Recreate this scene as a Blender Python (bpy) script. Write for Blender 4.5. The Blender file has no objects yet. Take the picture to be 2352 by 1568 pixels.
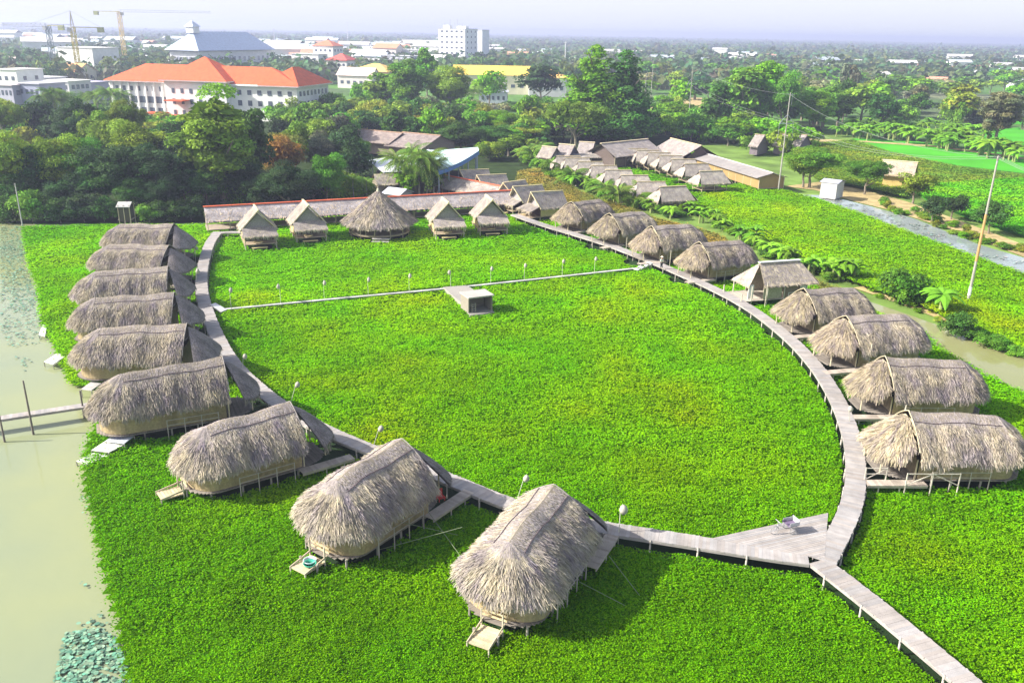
import bpy, math, random
import numpy as np
from mathutils import Vector, Matrix
random.seed(7); RNG=np.random.default_rng(11)
SC=bpy.context.scene; COL=SC.collection
# ------------------------------------------------------------------ camera, sky, sun, exposure
FPX=1950.0; HCAM=30.0; YH=74.0; ROLL=math.radians(1.08)
PITCH=math.atan((784-YH)/FPX)
cam_d=bpy.data.cameras.new('camera'); cam=bpy.data.objects.new('camera',cam_d); COL.objects.link(cam)
cam_d.sensor_width=36; cam_d.lens=FPX/2352*36; cam_d.clip_start=.5; cam_d.clip_end=40000
CM=Matrix.Rotation(math.pi/2-PITCH,4,'X')@Matrix.Rotation(ROLL,4,'Z')
cam.matrix_world=Matrix.Translation((0,0,HCAM))@CM
SC.camera=cam
SUN_EL=math.radians(34); SUN_AZ=math.radians(-97)   # azimuth from +Y towards +X, so the sun stands to the left
sd=Vector((math.sin(SUN_AZ)*math.cos(SUN_EL),math.cos(SUN_AZ)*math.cos(SUN_EL),math.sin(SUN_EL)))
w=bpy.data.worlds.new('World'); SC.world=w; w.use_nodes=True
nt=w.node_tree; nt.nodes.clear()
sky=nt.nodes.new('ShaderNodeTexSky'); sky.sky_type='NISHITA'; sky.sun_disc=False
sky.sun_elevation=SUN_EL; sky.sun_rotation=SUN_AZ; sky.air_density=1.0; sky.dust_density=4.0; sky.ozone_density=1.5
mx=nt.nodes.new('ShaderNodeMix'); mx.data_type='RGBA'; mx.inputs[0].default_value=.55
mx.inputs[7].default_value=(8.2,8.5,9.2,1)      # thin bright high cloud over the whole sky
bg=nt.nodes.new('ShaderNodeBackground'); bg.inputs[1].default_value=.105
wo=nt.nodes.new('ShaderNodeOutputWorld')
tcw=nt.nodes.new('ShaderNodeTexCoord'); sx=nt.nodes.new('ShaderNodeSeparateXYZ'); mrw=nt.nodes.new('ShaderNodeMapRange')   # humid bright air low over the plain, clearer overhead
mrw.inputs[1].default_value=.04; mrw.inputs[2].default_value=.45; mrw.inputs[3].default_value=.5; mrw.inputs[4].default_value=.10
nt.links.new(tcw.outputs['Generated'],sx.inputs[0]); nt.links.new(sx.outputs[2],mrw.inputs[0]); nt.links.new(mrw.outputs[0],mx.inputs[0])
nt.links.new(sky.outputs[0],mx.inputs[6]); nt.links.new(mx.outputs[2],bg.inputs[0]); nt.links.new(bg.outputs[0],wo.inputs[0])
sl=bpy.data.lights.new('sun','SUN'); sl.energy=5.0; sl.angle=math.radians(.6); sl.color=(1,.95,.86)
so=bpy.data.objects.new('sun',sl); COL.objects.link(so); so.rotation_euler=sd.to_track_quat('Z','Y').to_euler(); so.location=(0,0,60)
SC.view_settings.view_transform='Standard'; SC.view_settings.look='None'; SC.view_settings.exposure=.98; SC.view_settings.gamma=1
SC.cycles.max_bounces=6; SC.cycles.diffuse_bounces=3; SC.cycles.transparent_max_bounces=4; SC.cycles.volume_bounces=0
# ------------------------------------------------------------------ helpers
M3=CM.to_3x3()
def at(x,y,z=0.0):
    """ground (or height z) point seen at picture position x,y of the 2352x1568 photograph"""
    d=M3@Vector(((x-1176)/FPX,-(y-784)/FPX,-1)); t=(z-HCAM)/d.z
    return Vector((d.x*t,d.y*t,z))
def pxy(P):
    q=M3.transposed()@(Vector(P)-Vector((0,0,HCAM))); return 1176+FPX*q.x/-q.z, 784-FPX*q.y/-q.z
def height_for(B,ytop):
    lo,hi=.2,80
    for _ in range(30):
        m=(lo+hi)/2
        if pxy((B[0],B[1],B[2]+m))[1]>ytop: lo=m
        else: hi=m
    return lo
def mpp(B): return (Vector(B)-Vector((0,0,HCAM))).length/FPX*1.0
def setp(o,label=None,cat=None,group=None,kind=None):
    if label: o['label']=label
    if cat: o['category']=cat
    if group: o['group']=group
    if kind: o['kind']=kind
    return o
def thing(name,label,cat,loc=(0,0,0),rz=0,group=None,sc=None):
    o=bpy.data.objects.new(name,None); COL.objects.link(o); o.location=loc; o.rotation_euler=(0,0,rz); o.empty_display_size=.3
    if sc is not None: o.scale=sc if hasattr(sc,'__len__') else (sc,sc,sc)
    return setp(o,label,cat,group)
def mobj(name,mesh,parent=None,loc=None):
    o=bpy.data.objects.new(name,mesh); COL.objects.link(o)
    if parent is not None: o.parent=parent
    if loc is not None: o.location=loc
    return o
def copy_tree(o,parent=None):
    c=o.copy(); COL.objects.link(c); c.parent=parent
    for ch in [k for k in o.children]: copy_tree(ch,c)
    return c
class MB:
    def __init__(s): s.v=[]; s.q=[]; s.t=[]; s.c=[]; s.n=0
    def add(s,v,q=None,t=None,col=(.5,.5,.5)):
        v=np.asarray(v,float).reshape(-1,3); s.v.append(v)
        c=np.asarray(col,float)
        if c.ndim==1: c=np.tile(c[:3],(len(v),1))
        s.c.append(c)
        if q is not None and len(q): s.q.append(np.asarray(q).reshape(-1,4)+s.n)
        if t is not None and len(t): s.t.append(np.asarray(t).reshape(-1,3)+s.n)
        s.n+=len(v)
    def box(s,c,size,rz=0,col=(.5,.5,.5),R=None):
        a=np.array([[x,y,z] for z in(-.5,.5) for y in(-.5,.5) for x in(-.5,.5)])*np.array(size)
        if rz: 
            k=np.array([[math.cos(rz),math.sin(rz),0],[-math.sin(rz),math.cos(rz),0],[0,0,1]]); a=a@k
        if R is not None: a=a@np.array(R).T
        s.add(a+np.array(c),[[0,2,3,1],[4,5,7,6],[0,1,5,4],[2,6,7,3],[0,4,6,2],[1,3,7,5]],col=col)
    def bar(s,p0,p1,w,h,col=(.5,.5,.5)):
        p0=Vector(p0);p1=Vector(p1); d=(p1-p0); L=d.length
        if L<1e-5: return
        x=d/L; up=Vector((0,0,1)) if abs(x.z)<.97 else Vector((0,1,0))
        y=up.cross(x).normalized(); z=x.cross(y)
        R=np.array([[x[i],y[i],z[i]] for i in range(3)])
        s.box((p0+p1)/2,(L,w,h),col=col,R=R)
    def tube(s,pts,r,n=6,col=(.5,.5,.5),cap=True):
        pts=[Vector(p) for p in pts]; rr=r if hasattr(r,'__len__') else [r]*len(pts)
        V=[];Q=[]
        for i,p in enumerate(pts):
            d=(pts[min(i+1,len(pts)-1)]-pts[max(i-1,0)]).normalized()
            up=Vector((0,0,1)) if abs(d.z)<.9 else Vector((1,0,0))
            u=d.cross(up).normalized(); v=d.cross(u)
            for k in range(n):
                a=2*math.pi*k/n; V.append(p+(u*math.cos(a)+v*math.sin(a))*rr[i])
        for i in range(len(pts)-1):
            for k in range(n):
                Q.append([i*n+k,i*n+(k+1)%n,(i+1)*n+(k+1)%n,(i+1)*n+k])
        T=[]
        if cap:
            for base in (0,(len(pts)-1)*n):
                for k in range(1,n-1): T.append([base,base+k,base+k+1])
        s.add([tuple(p) for p in V],Q,T,col)
    def leaves(s,P,N,w,l,col,ang=None,rng=RNG):
        """diamond leaves centred at P with normal N"""
        P=np.asarray(P);N=np.asarray(N); k=len(P)
        N=N/np.maximum(np.linalg.norm(N,axis=1,keepdims=True),1e-6)
        r=rng.normal(size=(k,3)) if ang is None else ang
        U=np.cross(N,r); U/=np.maximum(np.linalg.norm(U,axis=1,keepdims=True),1e-6); V=np.cross(N,U)
        w=np.broadcast_to(np.asarray(w,float),(k,))[:,None]; l=np.broadcast_to(np.asarray(l,float),(k,))[:,None]
        W=np.stack([P-V*l,P+U*w,P+V*l,P-U*w],1).reshape(-1,3)
        s.add(W,np.arange(4*k).reshape(-1,4),col=np.repeat(np.asarray(col),4,axis=0))
    def build(s,name,mat,smooth=False):
        me=bpy.data.meshes.new(name)
        V=np.concatenate(s.v); C=np.concatenate(s.c)
        Q=np.concatenate(s.q) if s.q else np.zeros((0,4),int); T=np.concatenate(s.t) if s.t else np.zeros((0,3),int)
        me.vertices.add(len(V)); me.vertices.foreach_set('co',V.astype(np.float32).ravel())
        nl=Q.size+T.size; me.loops.add(nl); me.polygons.add(len(Q)+len(T))
        me.loops.foreach_set('vertex_index',np.concatenate([Q.ravel(),T.ravel()]).astype(np.int32))
        st=np.concatenate([np.arange(len(Q))*4,len(Q)*4+np.arange(len(T))*3]).astype(np.int32)
        me.polygons.foreach_set('loop_start',st)
        me.polygons.foreach_set('use_smooth',np.full(len(Q)+len(T),bool(smooth)))
        me.update(calc_edges=True)
        a=me.color_attributes.new('Col','FLOAT_COLOR','POINT')
        a.data.foreach_set('color',np.concatenate([C,np.ones((len(C),1))],1).astype(np.float32).ravel())
        me.materials.append(mat); return me
    def obj(s,name,mat,parent=None,smooth=False): return mobj(name,s.build(name,mat,smooth),parent)
def vnoise(x,y,seed=0):
    xi=np.floor(x).astype(np.int64); yi=np.floor(y).astype(np.int64); fx=x-xi; fy=y-yi
    def h(a,b):
        n=(a*374761393+b*668265263+seed*974711)&0x7fffffff
        n=((n^(n>>13))*1274126177)&0x7fffffff
        return ((n^(n>>16))&0xffff)/65535.
    fx=fx*fx*(3-2*fx); fy=fy*fy*(3-2*fy)
    return (h(xi,yi)*(1-fx)+h(xi+1,yi)*fx)*(1-fy)+(h(xi,yi+1)*(1-fx)+h(xi+1,yi+1)*fx)*fy
def inpoly(X,Y,poly):
    r=np.zeros(X.shape,bool); n=len(poly); j=n-1
    for i in range(n):
        xi,yi=poly[i][:2]; xj,yj=poly[j][:2]
        c=((yi>Y)!=(yj>Y))&(X<(xj-xi)*(Y-yi)/((yj-yi) or 1e-9)+xi); r^=c; j=i
    return r
def spline(P,step):
    P=[Vector(p) for p in P]; P=[P[0]*2-P[1]]+P+[P[-1]*2-P[-2]]; out=[]
    for i in range(1,len(P)-2):
        for k in range(12):
            t=k/12; a,b,c,d=P[i-1:i+3]
            out.append(.5*((2*b)+(c-a)*t+(2*a-5*b+4*c-d)*t*t+(3*b-a-3*c+d)*t**3))
    out.append(P[-2]); res=[out[0]]; acc=0
    for a,b in zip(out,out[1:]):
        L=(b-a).length; 
        while acc+L>=step:
            f=(step-acc)/L; a=a.lerp(b,f); res.append(a.copy()); L=(b-a).length; acc=0
        acc+=L
    return res
# ------------------------------------------------------------------ materials
def mat(name,rough=.8,nscale=3,namt=.25,bump=0,bscale=20,trans=0,attr=True,color=(.5,.5,.5),spec=.3,stretch=None,objvar=0,metal=0):
    m=bpy.data.materials.new(name); m.use_nodes=True; t=m.node_tree; N=t.nodes; N.clear(); L=t.links
    out=N.new('ShaderNodeOutputMaterial'); p=N.new('ShaderNodeBsdfPrincipled')
    p.inputs['Roughness'].default_value=rough; p.inputs['Specular IOR Level'].default_value=spec; p.inputs['Metallic'].default_value=metal
    tc=N.new('ShaderNodeTexCoord'); mp=N.new('ShaderNodeMapping'); L.new(tc.outputs['Object'],mp.inputs[0])
    if stretch: mp.inputs['Scale'].default_value=stretch
    no=N.new('ShaderNodeTexNoise'); no.inputs['Scale'].default_value=nscale; no.inputs['Detail'].default_value=5; L.new(mp.outputs[0],no.inputs[0])
    mr=N.new('ShaderNodeMapRange'); mr.inputs[1].default_value=.3; mr.inputs[2].default_value=.7; mr.inputs[3].default_value=1-namt; mr.inputs[4].default_value=1+namt
    L.new(no.outputs[0],mr.inputs[0])
    if attr:
        a=N.new('ShaderNodeAttribute'); a.attribute_name='Col'; src=a.outputs['Color']
    else:
        a=N.new('ShaderNodeRGB'); a.outputs[0].default_value=(*color,1); src=a.outputs[0]
    v=N.new('ShaderNodeVectorMath'); v.operation='SCALE'; L.new(src,v.inputs[0]); L.new(mr.outputs[0],v.inputs['Scale'])
    src=v.outputs[0]
    if objvar:
        oi=N.new('ShaderNodeObjectInfo'); h=N.new('ShaderNodeHueSaturation'); m2=N.new('ShaderNodeMapRange')
        m2.inputs[3].default_value=.5-.014*objvar; m2.inputs[4].default_value=.5+.012*objvar; L.new(oi.outputs['Random'],m2.inputs[0]); L.new(m2.outputs[0],h.inputs['Hue'])
        m3=N.new('ShaderNodeMath'); m3.operation='MULTIPLY_ADD'; m3.inputs[1].default_value=7.3; m3.inputs[2].default_value=0; L.new(oi.outputs['Random'],m3.inputs[0])
        m4=N.new('ShaderNodeMath'); m4.operation='FRACT'; L.new(m3.outputs[0],m4.inputs[0])
        m5=N.new('ShaderNodeMapRange'); m5.inputs[3].default_value=1-.25*objvar; m5.inputs[4].default_value=1+.3*objvar; L.new(m4.outputs[0],m5.inputs[0]); L.new(m5.outputs[0],h.inputs['Value'])
        L.new(src,h.inputs['Color']); src=h.outputs[0]
    L.new(src,p.inputs['Base Color'])
    if bump:
        n2=N.new('ShaderNodeTexNoise'); n2.inputs['Scale'].default_value=bscale; n2.inputs['Detail'].default_value=4; L.new(mp.outputs[0],n2.inputs[0])
        b=N.new('ShaderNodeBump'); b.inputs['Strength'].default_value=bump; b.inputs['Distance'].default_value=.05; L.new(n2.outputs[0],b.inputs['Height']); L.new(b.outputs[0],p.inputs['Normal'])
    if trans:
        tr=N.new('ShaderNodeBsdfTranslucent'); L.new(src,tr.inputs[0]); ms=N.new('ShaderNodeMixShader'); ms.inputs[0].default_value=trans
        L.new(p.outputs[0],ms.inputs[1]); L.new(tr.outputs[0],ms.inputs[2]); L.new(ms.outputs[0],out.inputs[0])
    else: L.new(p.outputs[0],out.inputs[0])
    return m
LEAF=mat('foliage',.75,.25,.2,trans=.25,objvar=1,spec=.15)
FIELD=mat('water_plant_leaf',.9,.12,.12,trans=.3,spec=.02)
THATCH=mat('thatch',.95,1.1,.22,objvar=.35,spec=.1)
WOOD=mat('weathered_wood',.85,1.5,.15,bump=.3,bscale=14,spec=.2)
BAMBOO=mat('bamboo_weave',.8,6,.2,bump=.3,bscale=30,spec=.2)
PLASTER=mat('painted_plaster',.85,.4,.08,bump=.08,bscale=6,spec=.2)
TILE=mat('roof_tile',.7,.8,.14,bump=.3,bscale=12,spec=.2)
METAL=mat('sheet_metal',.45,.7,.12,spec=.4)
GLASS=mat('dark_window',.15,2,.1,spec=.6)
CLOTH=mat('cloth',.9,4,.1)
EARTH=mat('bare_earth',.95,.35,.35,bump=.4,bscale=3,spec=.1)
BARK=mat('bark',.9,4,.25,bump=.4,bscale=15)
def ground_mat():
    m=bpy.data.materials.new('ground'); m.use_nodes=True; t=m.node_tree; N=t.nodes; L=t.links; p=N['Principled BSDF']; p.inputs['Roughness'].default_value=.95; p.inputs['Specular IOR Level'].default_value=.1
    g=N.new('ShaderNodeNewGeometry'); 
    def noise(s,d=4):
        n=N.new('ShaderNodeTexNoise'); n.inputs['Scale'].default_value=s; n.inputs['Detail'].default_value=d; L.new(g.outputs['Position'],n.inputs[0]); return n
    n1=noise(.006); r=N.new('ShaderNodeValToRGB'); L.new(n1.outputs[0],r.inputs[0])
    e=r.color_ramp.elements; e[0].position=.36; e[0].color=(.07,.13,.045,1); e[1].position=.66; e[1].color=(.22,.24,.13,1)
    k=e.new(.47); k.color=(.10,.22,.04,1); k=e.new(.56); k.color=(.08,.13,.05,1)
    n2=noise(.25,6); mr=N.new('ShaderNodeMapRange'); mr.inputs[1].default_value=.3; mr.inputs[2].default_value=.7; mr.inputs[3].default_value=.6; mr.inputs[4].default_value=1.4; L.new(n2.outputs[0],mr.inputs[0])
    v=N.new('ShaderNodeVectorMath'); v.operation='SCALE'; L.new(r.outputs[0],v.inputs[0]); L.new(mr.outputs[0],v.inputs['Scale']); L.new(v.outputs[0],p.inputs['Base Color']); return m
def water_mat(name,c1,c2,rough=.07):
    m=bpy.data.materials.new(name); m.use_nodes=True; t=m.node_tree; N=t.nodes; L=t.links; p=N['Principled BSDF']; p.inputs['Roughness'].default_value=rough; p.inputs['IOR'].default_value=1.33
    g=N.new('ShaderNodeNewGeometry'); n=N.new('ShaderNodeTexNoise'); n.inputs['Scale'].default_value=.05; n.inputs['Detail'].default_value=4; L.new(g.outputs['Position'],n.inputs[0])
    r=N.new('ShaderNodeValToRGB'); L.new(n.outputs[0],r.inputs[0]); e=r.color_ramp.elements; e[0].position=.35;e[1].position=.65; e[0].color=(*c1,1); e[1].color=(*c2,1); L.new(r.outputs[0],p.inputs['Base Color'])
    n2=N.new('ShaderNodeTexNoise'); n2.inputs['Scale'].default_value=1.2; n2.inputs['Detail'].default_value=3; L.new(g.outputs['Position'],n2.inputs[0])
    b=N.new('ShaderNodeBump'); b.inputs['Strength'].default_value=.12; b.inputs['Distance'].default_value=.1; L.new(n2.outputs[0],b.inputs['Height']); L.new(b.outputs[0],p.inputs['Normal']); return m
def sheet(name,pts,z,m,kind='structure',skirt=None):
    me=bpy.data.meshes.new(name); n=len(pts)
    V=[(p[0],p[1],z) for p in pts]; F=[list(range(n))]
    me.from_pydata(V,[],F); me.update(); me.materials.append(m); o=mobj(name,me)
    if me.polygons[0].normal.z<0: me.flip_normals()
    o['kind']=kind; return o
def pp(L,z=0): return [at(x,y,z) for x,y in L]
# ------------------------------------------------------------------ ground and water
G=MB(); G.add([(-9000,-300,-.5),(9000,-300,-.5),(9000,12000,-.5),(-9000,12000,-.5)],[[0,1,2,3]]); g=G.obj('ground',ground_mat()); g['kind']='structure'
POND=water_mat('pond_water',(.22,.26,.17),(.29,.31,.15))
CANAL=water_mat('canal_water',(.24,.25,.10),(.30,.30,.16))
DARKW=water_mat('painted_shade_water',(.012,.03,.008),(.02,.05,.012),.8)  # dark colour paints the shade under huts and boardwalk onto the water
# pond reaches under everything inside the village; the plant beds float on it
pond_poly=[(-60,512),(470,518),(1180,480),(1190,760),(1400,1900),(-500,1900),(-700,512)]
sheet('pond_water',pp(pond_poly),-.1,POND)
FIELD_MAIN=[(50,524),(230,520),(470,520),(600,512),(1180,478),(1240,478),(1320,498),(1420,505),(1520,540),(1640,580),(1750,610),(1860,640),(1900,690),(2010,720),(2110,760),(2150,800),(2260,865),(2352,905),(2700,1010),(3100,1200),(3100,2100),(330,2100),(300,1568),(276,1455),(245,1350),(215,1215),(188,1075),(205,1010),(222,975),(235,900),(160,885),(125,800),(95,745),(85,660),(62,600)]
FIELD_RIGHT=[(1560,478),(1660,432),(1730,418),(1800,440),(1880,460),(1960,487),(2100,540),(2210,580),(2352,632),(2900,760),(2900,960),(2352,815),(2230,765),(2110,700),(2000,665),(1860,610),(1740,545),(1650,505)]
SMALLF=[(1225,352),(1380,345),(1600,350),(1680,418),(1640,440),(1560,470),(1420,430),(1300,400)]
# ------------------------------------------------------------------ floating plants: one dense mass nobody could count
KEEP=[]   # (polyline or point list, radius) where the plants leave open water, dark with painted shade
def keepout(x,y):
    r=np.ones(len(x),bool)
    for pts,rad in KEEP:
        for a,b in zip(pts,pts[1:]):
            ax,ay,bx,by=a[0],a[1],b[0],b[1]; L2=(bx-ax)**2+(by-ay)**2+1e-9; t=np.clip(((x-ax)*(bx-ax)+(y-ay)*(by-ay))/L2,0,1)
            r&=np.hypot(x-ax-t*(bx-ax),y-ay-t*(by-ay))>rad
    return r
def plant_bed(name,poly,label,dens=1.0,seed=3,base=(.145,.42,.0)):
    rng=np.random.default_rng(seed); P=np.array([[p.x,p.y] for p in pp(poly)])
    x0,y0=P.min(0); x1,y1=P.max(0); mb=MB()
    # rolling base sheet on a grid clipped to the bed
    st=.5; gx=np.arange(x0,x1+st,st); gy=np.arange(y0,y1+st,st); X,Y=np.meshgrid(gx,gy)
    Z=.12+.14*vnoise(X/2.3,Y/2.3,5)
    inn=inpoly(X+st/2,Y+st/2,P)&keepout((X+st/2).ravel(),(Y+st/2).ravel()).reshape(X.shape); idx=np.arange(X.size).reshape(X.shape)
    q=np.stack([idx[:-1,:-1],idx[:-1,1:],idx[1:,1:],idx[1:,:-1]],-1)[inn[:-1,:-1]]
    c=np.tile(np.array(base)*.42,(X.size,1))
    mb.add(np.stack([X.ravel(),Y.ravel(),Z.ravel()],1),q,col=c)
    for d0,d1,n_m2,sz in ((0,50,300,.045),(50,66,210,.056),(66,90,130,.072),(90,125,74,.094),(125,180,40,.12),(180,330,17,.18)):
        r1=d1; A=(x1-x0)*(y1-y0); n=int(A*n_m2*dens)
        x=rng.uniform(x0,x1,n); y=rng.uniform(y0,y1,n); d=np.sqrt(x*x+y*y+900)
        k=(d>=d0)&(d<d1); x=x[k];y=y[k]
        if not len(x): continue
        jx=x+rng.normal(0,.25,len(x)); jy=y+rng.normal(0,.25,len(x)); k=inpoly(jx,jy,P)&keepout(x,y); x=x[k];y=y[k]
        cl=vnoise(x/.85,y/.85,8)*.5+vnoise(x/.36,y/.36,9)*.5          # clumps
        k=rng.random(len(x))<np.clip(.42+1.1*cl,0,1); x=x[k];y=y[k];cl=cl[k]
        z=.14+.14*vnoise(x/2.3,y/2.3,5)+.22*cl+rng.uniform(0,.15,len(x))
        a=vnoise(x/14,y/14,21); b=vnoise(x/5,y/5,22); e=vnoise(x/1.6,y/1.6,23)
        C=np.array(base)[None]*np.ones((len(x),1))
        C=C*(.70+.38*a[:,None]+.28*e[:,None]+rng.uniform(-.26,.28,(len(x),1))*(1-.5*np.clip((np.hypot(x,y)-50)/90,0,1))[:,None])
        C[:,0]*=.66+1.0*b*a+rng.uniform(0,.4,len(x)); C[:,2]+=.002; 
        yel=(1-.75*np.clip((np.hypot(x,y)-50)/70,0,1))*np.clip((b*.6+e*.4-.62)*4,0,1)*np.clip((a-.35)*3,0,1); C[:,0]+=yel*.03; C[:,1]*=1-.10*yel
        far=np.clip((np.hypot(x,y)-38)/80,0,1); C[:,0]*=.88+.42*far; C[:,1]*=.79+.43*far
        N=rng.normal(0,.42,(len(x),3)); N[:,2]=1+.8*far
        s=sz*rng.uniform(.7,1.35,len(x))
        mb.leaves(np.stack([x,y,z],1),N,s*.75,s*1.25,C,rng=rng)
    o=mb.obj(name,FIELD); setp(o,label,'water plants',kind='stuff'); return o
sheet('painted_shade_water',pp([(100,540),(470,527),(1180,490),(1240,490),(1420,515),(1640,590),(1860,650),(2010,730),(2150,808),(2352,912),(3000,1200),(3000,2000),(345,2000),(260,1300),(225,1050),(240,900),(170,880),(140,800),(110,745),(98,660)],-.06),-.06,DARKW)
# ------------------------------------------------------------------ boardwalk
WCOL=np.array((.34,.315,.30))
def wcol(v=.10): 
    k=1+random.uniform(-v,v); t=random.uniform(-.03,.03); return WCOL*k+np.array((t*.4,0,-t*.4))
def plank_run(mb,pts,width,z,th=.06,post=None):
    """cross planks along a line of points spaced evenly; returns side points"""
    S=[]
    for i,p in enumerate(pts):
        d=(pts[min(i+1,len(pts)-1)]-pts[max(i-1,0)]); d.z=0; d.normalize(); n=Vector((-d.y,d.x,0)); S.append((p,d,n))
    tint=0
    for i in range(len(pts)-1):
        p,d,n=S[i]; p2,d2,n2=S[i+1]; e=.002; j=random.uniform(-.03,.03); hz=z+random.uniform(-.006,.006)
        if i%14==0: tint=random.uniform(-.11,.09)
        a=p+d*e; b=p2-d2*e; W=width/2+j
        V=[]
        for zz in (hz-th,hz): V+= [(a-n*W).to_tuple()[:2]+(zz,),(b-n2*W).to_tuple()[:2]+(zz,),(b+n2*W).to_tuple()[:2]+(zz,),(a+n*W).to_tuple()[:2]+(zz,)]
        mb.add(V,[[3,2,1,0],[4,5,6,7],[0,1,5,4],[1,2,6,5],[2,3,7,6],[3,0,4,7]],col=wcol()*(1+tint))
    return S
def edge_beam(mb,S,off,z,w=.07,h=.12,step=8,col=None):
    idx=list(range(0,len(S),step)); 
    if idx[-1]!=len(S)-1: idx.append(len(S)-1)
    for a,b in zip(idx,idx[1:]):
        A=S[a][0]+S[a][2]*off; B=S[b][0]+S[b][2]*off; mb.bar((A.x,A.y,z),(B.x,B.y,z),w,h,col=WCOL*random.uniform(.75,1.1) if col is None else col)
DZ=1.0
BWP=[(500,532),(481,560),(466,610),(463,660),(474,710),(503,780),(540,838),(600,895),(665,942),(745,985),(830,1022),(930,1060),(1030,1098),(1150,1147),(1270,1185),(1390,1210),(1500,1227),(1640,1249),(1760,1268),(1858,1281)]
BWQ=[(1893,1287),(1925,1228),(1955,1160),(1966,1090),(1958,1010),(1925,920),(1872,837),(1800,764),(1700,693),(1560,626),(1400,562),(1250,516),(1180,492)]
BWE=[(1880,1287),(1990,1372),(2100,1462),(2240,1580),(2380,1700)]
bw=thing('boardwalk','long curved plank boardwalk on posts linking both rows of thatched huts','boardwalk',(0,0,0))
mb=MB(); eb=MB(); posts=[]
for L_ in (BWP,BWQ,BWE): KEEP.append(([(q.x,q.y) for q in spline(pp(L_,DZ),2.5)],.84))
for k,(L,z,pitch) in enumerate(((BWP,DZ,.22),(BWQ,DZ+.005,.22),(BWE,DZ-.004,.22))):
    pts=spline(pp(L,DZ),pitch); wd=1.36 if k<2 else 1.4
    S=plank_run(mb,pts,wd,z)
    for sgn in (-1,1): edge_beam(eb,S,sgn*(wd/2-.02),z-.13,.06,.14)
    edge_beam(eb,S,0,z-.14,.08,.14)
    for i in range(6,len(S)-4,13):
        for sgn in (-1,1): posts.append((S[i][0]+S[i][2]*sgn*(wd/2+.02)))
        q=S[i]; eb.bar((q[0]-q[2]*wd*.55).to_tuple()[:2]+(z-.24,),(q[0]+q[2]*wd*.55).to_tuple()[:2]+(z-.24,),.1,.1,col=WCOL*.8)
# triangular landing at the fork, long planks parallel to its inner edge
A=at(1632,1236,DZ);B=at(1902,1177,DZ);C=at(1894,1283,DZ); n=26
for i in range(n):
    t0=(i+.04)/n;t1=(i+.96)/n
    P0=C.lerp(A,t0);P1=C.lerp(A,t1);Q0=C.lerp(B,t0);Q1=C.lerp(B,t1); z=DZ+.012+random.uniform(-.004,.004)
    V=[(p.x,p.y,zz) for zz in(z-.06,z) for p in(P0,P1,Q1,Q0)]
    mb.add(V,[[3,2,1,0],[4,5,6,7],[0,1,5,4],[1,2,6,5],[2,3,7,6],[3,0,4,7]],col=wcol(.12)*1.03)
eb.bar(A+Vector((0,0,-.1)),B+Vector((0,0,-.1)),.07,.15,col=WCOL)
mb.obj('deck_planks',WOOD,bw); eb.obj('edge_beams',WOOD,bw)
# connecting stub along the north-west shelters
posts.sort(key=lambda p:p.length)
pm=MB(); pm.tube([(0,0,-.55),(0,0,1.0)],[.065,.055],6,col=(.45,.42,.36)); PM=pm.build('post',WOOD,True)
for p in posts[:98]: mobj('post',PM,bw,(p.x,p.y,0))
pm=MB()
for p in posts[98:]: pm.tube([(p.x,p.y,-.5),(p.x,p.y,.98)],.06,5,col=(.45,.42,.36))
o=pm.obj('far_posts',WOOD,bw); o['kind']='stuff'
# walkway from the boardwalk end to the first gabled hut
nw=thing('plank_walkway','short grey plank walkway joining the boardwalk to the first gabled hut','walkway')
mb=MB(); eb=MB(); S=plank_run(mb,spline(pp([(486,537),(520,533),(572,533)],DZ),.22),1.1,DZ-.01); 
for sgn in(-1,1): edge_beam(eb,S,sgn*.5,DZ-.14)
mb.obj('deck_planks',WOOD,nw); eb.obj('edge_beams',WOOD,nw)
for i in range(2,len(S),9):
    for sg in(-1,1): q=S[i][0]+S[i][2]*sg*.5; mobj('post',PM,nw,(q.x,q.y,-.02))
KEEP.append(([(q.x,q.y) for q in pp([(486,537),(520,533),(572,533)],DZ)],.8))
KEEP.append(([(q.x,q.y) for q in pp([(1660,1243),(1870,1235),(1890,1200)],DZ)],1.2))
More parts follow.
